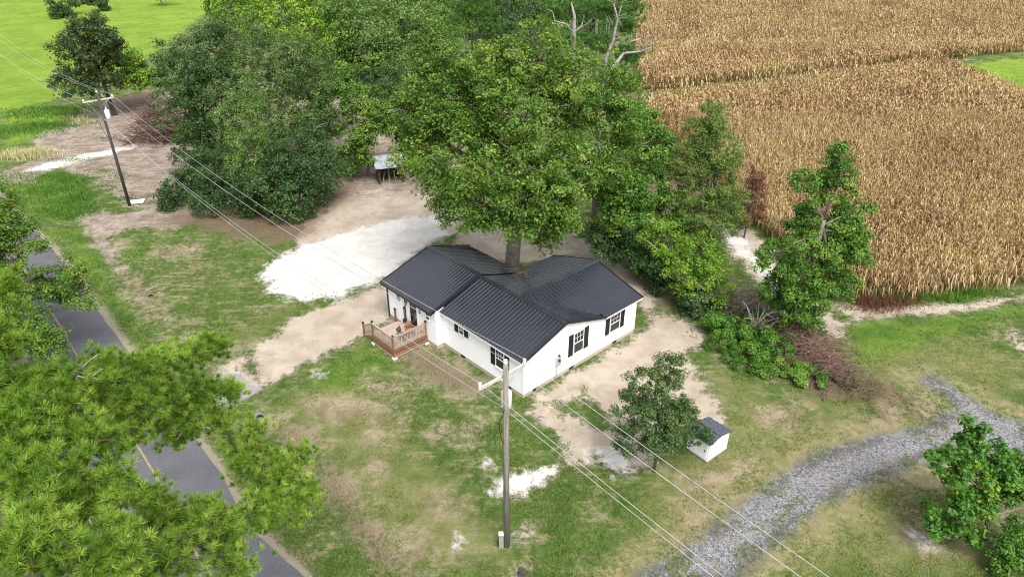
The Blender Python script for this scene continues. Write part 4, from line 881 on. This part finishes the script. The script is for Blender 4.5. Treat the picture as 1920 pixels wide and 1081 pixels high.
# bramble mound with brush
for k, (px, py, sp, mt_) in enumerate(((1375, 640, [(1350,605,34,22,43),(1385,625,45,26,42),(1350,640,28,18,41)], 'bramble'), (1440, 690, [(1395,665,48,28,39.8),(1440,660,50,34,40.2),(1410,695,42,22,38.6)], 'bramble'), (1490, 730, [(1465,705,50,32,38),(1510,715,48,34,37.6),(1490,735,44,20,36.8)], 'mid'), (1545, 755, [(1550,742,32,22,36.2),(1530,715,40,28,37.6),(1520,752,26,14,36)], 'bramble'), (1430, 625, [(1420,610,34,24,43),(1465,640,34,26,41.5)], 'mid'), (1590, 735, [(1590,725,30,18,37),(1605,745,22,14,36.2)], 'grey'))):
    tree('bramble_patch', ('bright bramble mound nearest the house corner', 'bright bramble mound at the foot of the bare grey shrub', 'dark bramble mound in front of the slender tree', 'bramble end mound next to the driveway grass', 'dark bramble behind the bare grey shrub', 'greyish weeds on the outer brush heap')[k], 'bramble', xy(px, py), sp, mt_, 9000, (.13, .09), 2.6, .34, .04, 'dark_bark', group='brambles along the brush row', shell=.3)
def sticks(name, label, cat, base, n_, rx, ry, h, mat, r0=.022, ln=1.6, rz=0., flat=.35, group=None):
    mb = MB()
    for i in range(n_):
        u_, v_ = rng.normal(size=2) * .42; z = max(.03, h * (1 - min(1, (u_*u_+v_*v_) * .9)) * rng.random()); th = rng.random() * 6.28; L = ln * (.4 + .9 * rng.random())
        d = np.array((math.cos(th), math.sin(th), (rng.random() - .4) * flat * 2)); p = np.array((u_ * rx, v_ * ry, z + .05)); q = p + d * L; q[2] = max(.02, q[2]); limb(mb, p, q, r0 * (.5 + rng.random()), .006, .22, 3, 3)
    c_, s_ = math.cos(rz), math.sin(rz); mb.v = [(x*c_ - y*s_, x*s_ + y*c_, z) for x, y, z in mb.v]
    root = tag(empty(name, base), label, cat, group); tag(mb.build('branch', M[mat], root), kind='stuff'); return root
sticks('brush_pile', 'reddish brown pile of cut branches beside the tall evergreen', 'brush pile', gp(308, 262), 1000, 4.0, 2.6, 4.4, 'stick', .055, 2.4)
sticks('brush_pile', 'grey tangle of dead branches along the field track', 'brush pile', gp(1415, 590), 700, 5.4, 2.2, 1.7, 'grey_stick', .024, 1.8, -.75)
sticks('brush_pile', 'brown tangle of dead branches beside the bramble end mound', 'brush pile', gp(1555, 700), 700, 5.6, 2.0, 1.2, 'stick', .02, 1.4, -.9)
sticks('brush_pile', 'few bare branches lying under the broad leaved tree', 'brush pile', gp(1880, 985), 60, 2.2, 1.0, .6, 'grey_stick', .02, 1.2, -.5)
sticks('brush_pile', 'dead twigs around the foot of the slender tree', 'brush pile', gp(1490, 645), 700, 3.6, 2.4, 1.5, 'stick', .02, 1.5, -.8)
sticks('fallen_twigs', 'brown fallen twigs caught in the roof valley below the oak trunk', 'twigs', on_house(6.6, 7.6, 3.52), 70, .5, .9, .25, 'stick', .012, .5, TH)
bs = tag(empty('bare_shrub', gp(1413, 640)), 'leafless grey shrub rising from the bramble mound', 'shrub'); mb = MB()
mb.tube([(0,0,-.1), (.02,0,.8), (0,0,1.5)], [.11, .09, .06], 7)
for i in range(16):
    th = rng.random() * 6.28; q = np.array((math.cos(th) * 1.4, math.sin(th) * 1.2, 1.9 + rng.random() * 1.3)); pts = limb(mb, (0, 0, 1.0 + .5 * rng.random()), q, .04, .012, .15, 4, 4)
    for s_ in range(3): a = pts[2 + s_ % 3]; limb(mb, a, a + (q - a) * .3 + rng.normal(size=3) * .45, .016, .005, .2, 3, 3)
mb.build('trunk', M['dead_wood'], bs, True)
# overhanging oak on the left edge of the road
tree('roadside_oak', 'roadside oak whose limbs overhang the asphalt', 'tree', (-36.5, 37.0),
     [(10,375,32,28,42),(20,430,40,30,41),(-30,420,60,70,41),(70,460,28,16,41),(100,530,45,32,40),(140,500,28,24,40),(150,550,38,22,40),(60,545,40,28,39.5),(60,620,60,36,38),(10,600,50,45,38),(90,650,35,22,37.5),(-60,520,90,90,39),(20,500,40,30,40.5)],
     'oak', 46000, (.16, .095), 1.9, .5, .3, 'dark_bark', fork=.3, twigs=5)
# near pine, lower left
pine('near_pine', 'big bright green long needled pine beside the road', (-13.2, 13.0),
     [(5,545,42,32,14),(-10,640,60,55,13),(50,725,70,38,13),(60,790,110,60,12),(180,740,90,45,15),(270,690,60,38,17),(150,830,110,60,12),(240,800,70,45,15),(60,890,110,70,10.5),(180,930,100,65,11),(70,1010,110,70,9),(200,1040,110,60,9.5),
      (350,670,60,34,18.5),(400,650,24,22,19),(300,755,75,32,17),(370,735,55,28,18),(330,820,40,14,17.5),(410,790,36,16,18),(460,850,45,28,18),(520,890,65,42,18),(560,930,48,36,18),(500,960,65,42,16.5),(430,1000,65,38,15),(340,1000,80,40,13.5),(300,1050,110,40,12),(430,1060,60,28,14),(560,850,30,16,18.5),(280,935,60,30,14),(250,760,80,40,15.5),(335,795,70,26,17),(425,735,36,22,18.5),(300,965,75,34,13.5),(400,965,55,30,15.5),(200,680,45,24,16),(470,800,30,14,18.5),(110,720,70,40,13.5)],
     'pine', 6600, 58, .20, .0085, .30, 'dark_bark', top=23, dead=4)

# ------------------------------------------------------------------ shelter in the trees
sh = tag(empty('tin_shelter', gp(732, 338), .32), 'low lean to shelter with pale tin roof under the small tree', 'shelter')
for x in (-1.3, 1.3):
    for y, h in ((-1.0, 2.0), (1.2, 2.5)): MB().tube([(x, y, -.1), (x + .05, y, h)], .07, 7).build('post', M['dark_bark'], sh)
for k in range(4): MB().add(*(lambda w: ([(-1.7 + k*.86, -1.4, 1.98 + (k % 2)*.02), (-1.7 + k*.86 + w, -1.4, 1.98 + (k % 2)*.02), (-1.7 + k*.86 + w, 1.5, 2.62), (-1.7 + k*.86, 1.5, 2.62),
    (-1.7 + k*.86, -1.4, 1.96), (-1.7 + k*.86 + w, -1.4, 1.96), (-1.7 + k*.86 + w, 1.5, 2.6), (-1.7 + k*.86, 1.5, 2.6)], [(0,1,2,3),(7,6,5,4),(0,4,5,1),(1,5,6,2),(2,6,7,3),(3,7,4,0)]))(.83)).build('tin_sheet', M['tin'], sh)
MB().box(-1.35, 1.35, 1.22, 1.26, 0, 2.45).build('back_board', M['dark_pole'], sh); [MB().box(x_ - .02, x_ + .02, -1.0, 1.2, .0, 2.02).build('side_board', M['dark_pole'], sh) for x_ in (-1.42, 1.46)]; sh.scale = (.95, .9, .95)
for i in range(3): MB().bar((-1.0 + i*.75, -.95 + .1*i, 0), (-.6 + i*.5 , -.2, 1.2 + .3*(i % 2)), .06, .05).build('leaning_board', M['skid'], sh)
# chain link fence
fp = [gp(*p) for p in ((1205, 500), (1228, 522), (1252, 545), (1275, 570), (1300, 596))]
fe = tag(empty('chain_link_fence', fp[0]), 'short chain link fence in the shrubs right of the house', 'fence')
for p in fp: MB().tube([p - fp[0] + np.array((0, 0, -.1)), p - fp[0] + np.array((0, 0, 1.5))], .03, 7).build('fence_post', M['galv'], fe)
for p, q in zip(fp[:-1], fp[1:]):
    p = p - fp[0]; q = q - fp[0]; MB().tube([p + np.array((0, 0, 1.46)), q + np.array((0, 0, 1.46))], .02, 6).build('top_rail', M['galv'], fe)
    mb = MB(); k = 14
    for i in range(k):
        for s_ in (0, 1):
            t0, t1 = i / k, min(1, (i + 3) / k); z0, z1 = (.05, 1.42) if s_ else (1.42, .05); mb.tube([p + (q - p) * t0 + np.array((0, 0, z0)), p + (q - p) * t1 + np.array((0, 0, z1))], .004, 3, False)
    tag(mb.build('wire_mesh', M['galv'], fe), kind='stuff')
# stump by the lower edge
st = gp(979, 1073); mb = MB(); k = 11; V = []
for z, r in ((-.05, .26), (.10, .20), (.20, .17)): V += [(r*(1+.25*math.sin(3*j+z*9))*math.cos(6.283*j/k), r*(1+.25*math.cos(2*j))*math.sin(6.283*j/k), z + .03*math.sin(j*2.1)) for j in range(k)]
mb.add(V, [(i*k+j, i*k+(j+1)%k, (i+1)*k+(j+1)%k, (i+1)*k+j) for i in range(2) for j in range(k)] + [tuple(range(2*k, 3*k))])
tag(mb.build('tree_stump', M['dark_bark'], None, False, st), 'small dark stump on a sandy spot in the front lawn', 'stump')

# ------------------------------------------------------------------ corn
def corn_plant(seed, full=True):
    r = np.random.default_rng(seed); V = []; T = []; tn = []
    h = 2.0 + .4 * r.random(); lx, ly = (r.random(2) - .5) * .25
    def quad(a, b_, c_, d, t): k = len(V); V.extend((a, b_, c_, d)); T.append((k, k+1, k+2, k+3)); tn.append(t)
    for th in (0, 1.57):
        w = .022 * np.array((math.cos(th), math.sin(th), 0)); quad(-w, w, np.array((lx, ly, h)) + w, np.array((lx, ly, h)) - w, .4)
    nl = 8 if full else 4
    for i in range(nl):
        t = .25 + .72 * (i + r.random()) / nl; p = np.array((lx * t, ly * t, h * t)); th = i * 2.6 + r.random() * 1.2; d = np.array((math.cos(th), math.sin(th), 0)); s_ = np.array((-d[1], d[0], 0)); w = (.036 + .024 * r.random()) * (1 if full else 2.0)
        L = .38 + .3 * r.random(); m1 = p + d * L * .5 + np.array((0, 0, .10 + .18 * r.random())); m2 = p + d * L * (.85 + .2*r.random()) + np.array((0, 0, -.25 - .35 * r.random())); tv = .25 + .6 * r.random()
        quad(p - s_*w*.5, p + s_*w*.5, m1 + s_*w, m1 - s_*w, tv); quad(m1 - s_*w, m1 + s_*w, m2 + s_*w*.2, m2 - s_*w*.2, tv)
    for i in range(3 if full else 1):
        th = r.random() * 6.28; d = np.array((math.cos(th), math.sin(th), 0)); p = np.array((lx, ly, h)); q = p + d * .12 + np.array((0, 0, .28)); s_ = np.array((-d[1], d[0], 0)) * (.012 if full else .03); quad(p - s_, p + s_, q + s_, q - s_, .8)
    return np.array(V), np.array(T), np.array(tn)
def inside(P, poly): return sdf(P, poly) > 0
field_near = wpoly([(1598,556),(1700,562),(1925,540),(2350,500),(2350,260),(1925,193),(1800,141),(1755,128),(1200,200),(1215,245),(1300,330),(1360,390),(1425,432),(1475,480),(1530,530)])
fa = gp(1200, 176)[:2]; fb = gp(1778, 113)[:2]; fc = gp(1925, 97)[:2]; fd = gp(2350, 60)[:2]
field_far = np.array([fa, fb, fc, fd, (230, 215), (190, 262), (40, 262), gp(1188, 20)[:2], gp(1190, 100)[:2]])
rowdir = (fb - fa) / np.linalg.norm(fb - fa); rowper = np.array((-rowdir[1], rowdir[0]))
def plants(poly, rowsp, sp, ylo, yhi):
    lo, hi = poly.min(0), poly.max(0); c_ = (lo + hi) / 2; R_ = np.linalg.norm(hi - lo) / 2
    i = np.arange(-R_, R_, rowsp); j = np.arange(-R_, R_, sp); I, J_ = np.meshgrid(i, j); I = I + rng.normal(size=I.shape) * .2; J_ = J_ + rng.normal(size=J_.shape) * sp * .3
    P = c_ + I.ravel()[:, None] * rowper + J_.ravel()[:, None] * rowdir
    P = P[(P[:, 1] > ylo) & (P[:, 1] <= yhi)]; P = P[inside(P, poly)]
    px = np.abs(P[:, 0]) / (P[:, 1] * CP + (H - 1) * SP); P = P[px < .80]; return P
def tile(Pl, var, sc=1., tshift=0.):
    Vs, Fs, Ts = [], [], []; k0 = 0; pick = rng.integers(0, len(var), len(Pl))
    for v, (V, T, tn) in enumerate(var):
        p = Pl[pick == v]; k = len(p); th = rng.random(k) * 6.28; s_ = sc * (.85 + .3 * rng.random(k)); c_, n_ = np.cos(th), np.sin(th)
        X = (V[None, :, 0] * c_[:, None] - V[None, :, 1] * n_[:, None]) * s_[:, None] + p[:, None, 0]; Y = (V[None, :, 0] * n_[:, None] + V[None, :, 1] * c_[:, None]) * s_[:, None] + p[:, None, 1]
        Z = V[None, :, 2] * (.9 + .2 * rng.random(k))[:, None] * np.ones_like(X); Vs.append(np.stack((X, Y, Z), -1).reshape(-1, 3))
        Fs.append((T[None] + (np.arange(k) * len(V))[:, None, None] + k0).reshape(-1, 4)); Ts.append((tn[None] + rng.normal(size=(k, 1)) * .16 + tshift).ravel()); k0 += k * len(V)
    return np.vstack(Vs), np.vstack(Fs), np.clip(np.concatenate(Ts), 0, 1)
full = [corn_plant(s_) for s_ in range(10, 18)]; lite = [corn_plant(s_, False) for s_ in range(30, 36)]
Pn = plants(field_near, .76, .225, 40, 92)
score = depth(np.column_stack((Pn, np.full(len(Pn), 1.))).T) - np.minimum(0, 0)
edge = sdf(Pn, field_near); infr = np.abs(Pn[:, 0]) / (Pn[:, 1] * CP + (H - 1) * SP) < .71
cand = np.where(infr & (edge < 1.6))[0]; near = cand[np.argsort(score[cand])[:300]]
rest = np.setdiff1d(np.arange(len(Pn)), near)
cm = []
for s_, (V, T, tn) in enumerate(full): me = mesh_np('corn_stalk', V, T, tint=tn); me.materials.append(M['corn']); cm.append(me)
for j in near:
    o = link('corn_stalk', cm[rng.integers(0, len(cm))], None, None, (Pn[j][0], Pn[j][1], -.03), rng.random() * 6.28); s_ = .85 + .3 * rng.random(); o.scale = (s_, s_, s_)
    tag(o, 'dry tan corn stalk on the outer rows of the field along the grass', 'corn', 'corn stalks on the field edge')
V, T, tn = tile(Pn[rest], full); tag(link('corn_field', mesh_np('corn_field', V, T, tint=tn), M['corn']), 'dry tan corn filling the field this side of the grassy strip', 'corn', kind='stuff')
Pf = np.vstack((plants(field_near, .8, .36, 92, 140), plants(field_far, .8, .36, 60, 140), plants(field_far, 1.0, .7, 140, 270)))
V, T, tn = tile(Pf, lite, 1.15); tag(link('corn_field', mesh_np('corn_field', V, T, tint=tn), M['corn']), 'dry golden corn filling the far field beyond the grassy strip', 'corn', kind='stuff')

# ------------------------------------------------------------------ grass
k = 210000; U = rng.random((k, 2)); py = 330 + (1130 - 330) * U[:, 1] ** .8; px = -30 + 1980 * U[:, 0]
u_ = (px - CX) / F; v_ = -(py - CY) / F; t = H / -(-SP + v_ * CP); G = np.stack((u_ * t, (CP + v_ * SP) * t), 1)
bad = np.maximum(np.maximum(np.maximum(zone(G, 'bare') - .5, zone(G, 'white')), zone(G, 'tan')), np.maximum(np.maximum(zone(G, 'gravel') + .25, zone(G, 'mulch')), zone(G, 'pink') - .4))
wob_ = (vnoise(G, 1.6, 3) - .5) * 3 + (vnoise(G, .5, 4) - .5) * 2
hx = G - A0[:2]; ha, hb = hx @ E1[:2], hx @ E2[:2]
ok = (bad + wob_ < -.1) & (line_d(G, ROADC) > ROAD_W / 2 + .35) & ~((ha > -3.7) & (ha < 11.3) & (hb > -.15) & (hb < 13.9)) & (sdf(G, field_near) < .3) & (rng.random(k) < np.clip((vnoise(G, 2.2, 9) + .6 * vnoise(G, .7, 8) + .3 * vnoise(G, .3, 6) - .45) / .8, .04, 1) * np.where(zone(G, 'dry') > -.5, .6, 1.))
G = G[ok]; gz_ = ground_z(G); lushv = np.clip(zone(G, 'lush') + .5, 0, 1); dryv = np.clip(zone(G, 'dry') + .5, 0, 1)
own = np.repeat(np.arange(len(G)), 3); th = rng.random(len(own)) * 6.28; hh = (.05 + .07 * rng.random(len(own))) * (1 + .6 * lushv[own]); d = np.stack((np.cos(th), np.sin(th)), 1)
B0 = G[own] + rng.normal(size=(len(own), 2)) * .05; V = np.empty((len(own), 3, 3)); wv = .022
V[:, 0, :2] = B0 - d[:, ::-1] * np.array((1, -1)) * wv; V[:, 1, :2] = B0 + d[:, ::-1] * np.array((1, -1)) * wv; V[:, 2, :2] = B0 + d * hh[:, None] * .9
V[:, 0, 2] = V[:, 1, 2] = gz_[own] - .01; V[:, 2, 2] = gz_[own] + hh
tn = np.clip(.42 + .36 * dryv[own] + .1 * lushv[own] + rng.normal(size=len(own)) * .2, 0, 1)
tag(link('grass', mesh_np('grass', V.reshape(-1, 3), np.arange(len(own) * 3).reshape(-1, 3), tint=tn), M['grassblade']), 'short green lawn grass around the house', 'grass', kind='stuff')
# straw coloured tall grass clump at the left track, weeds
def weeds(name, label, spots, mat, n_, hmin, hmax, wv=.02, spread=1.):
    C_ = np.vstack([gp(px, py)[None, :2] + rng.normal(size=(n_, 2)) * np.array((rx, ry)) * spread for px, py, rx, ry in spots]); k = len(C_); th = rng.random(k) * 6.28; hh = hmin + (hmax - hmin) * rng.random(k); d = np.stack((np.cos(th), np.sin(th)), 1)
    V = np.empty((k, 3, 3)); pr = np.stack((-d[:, 1], d[:, 0]), 1) * wv; z = ground_z(C_)
    V[:, 0, :2] = C_ - pr; V[:, 1, :2] = C_ + pr; V[:, 2, :2] = C_ + d * hh[:, None] * .45; V[:, 0, 2] = V[:, 1, 2] = z - .02; V[:, 2, 2] = z + hh
    return tag(link(name, mesh_np(name, V.reshape(-1, 3), np.arange(k * 3).reshape(-1, 3), tint=np.clip(.5 + rng.normal(size=k) * .25, 0, 1)), M[mat]), label, 'weeds', kind='stuff')
weeds('straw_grass', 'pale straw coloured grass clump by the sandy track', [(45, 292, 1.6, .7), (75, 288, .8, .5)], 'straw', 900, .4, .9, .035)
weeds('straw_grass', 'scattered pale dry weeds behind the dark pole', [(150, 225, .5, .4), (165, 210, .6, .4), (172, 232, .4, .3), (140, 232, .4, .3)], 'straw', 60, .4, .8, .04)
weeds('green_weeds', 'dense green weeds on the road verge near the dark pole', [(125, 338, 1.8, .9), (105, 352, 1.9, .7), (146, 392, 1.0, .9), (80, 330, 2.2, .7), (140, 372, 1.1, .8), (70, 372, 2.4, 1.6), (115, 395, 2.0, .9)], 'bramble', 1300, .10, .34, .035)
weeds('green_weeds', 'green weeds edging the far lawn by the sandy track', [(60, 215, 3.5, 1.4), (110, 205, 2.5, 1.0), (40, 245, 3.0, 1.5), (90, 235, 2.5, 1.)], 'bramble', 1500, .15, .42, .05)
weeds('green_weeds', 'thin green weeds scattered over the bare dirt around the dark pole', [(200, 258, 1.2, .4), (160, 300, 1.6, .5), (225, 330, .9, .5), (195, 345, 1.0, .7), (270, 380, 1.2, .4), (120, 300, 1.6, .4), (190, 320, .8, .5), (300, 365, .8, .4), (235, 372, .9, .4), (170, 360, 1.0, .6)], 'bramble', 260, .06, .2, .04)
weeds('field_weeds', 'brown and green weeds at the corner of the corn field', [(1640, 572, 1.3, .7), (1680, 565, 1.2, .5), (1610, 562, .8, .6)], 'rust', 900, .2, .6, .02)
weeds('field_weeds', 'green weeds among the corn field corner', [(1690, 555, 1.2, .4), (1830, 552, 1.0, .3), (1780, 562, .8, .3)], 'bramble', 350, .2, .7, .04)
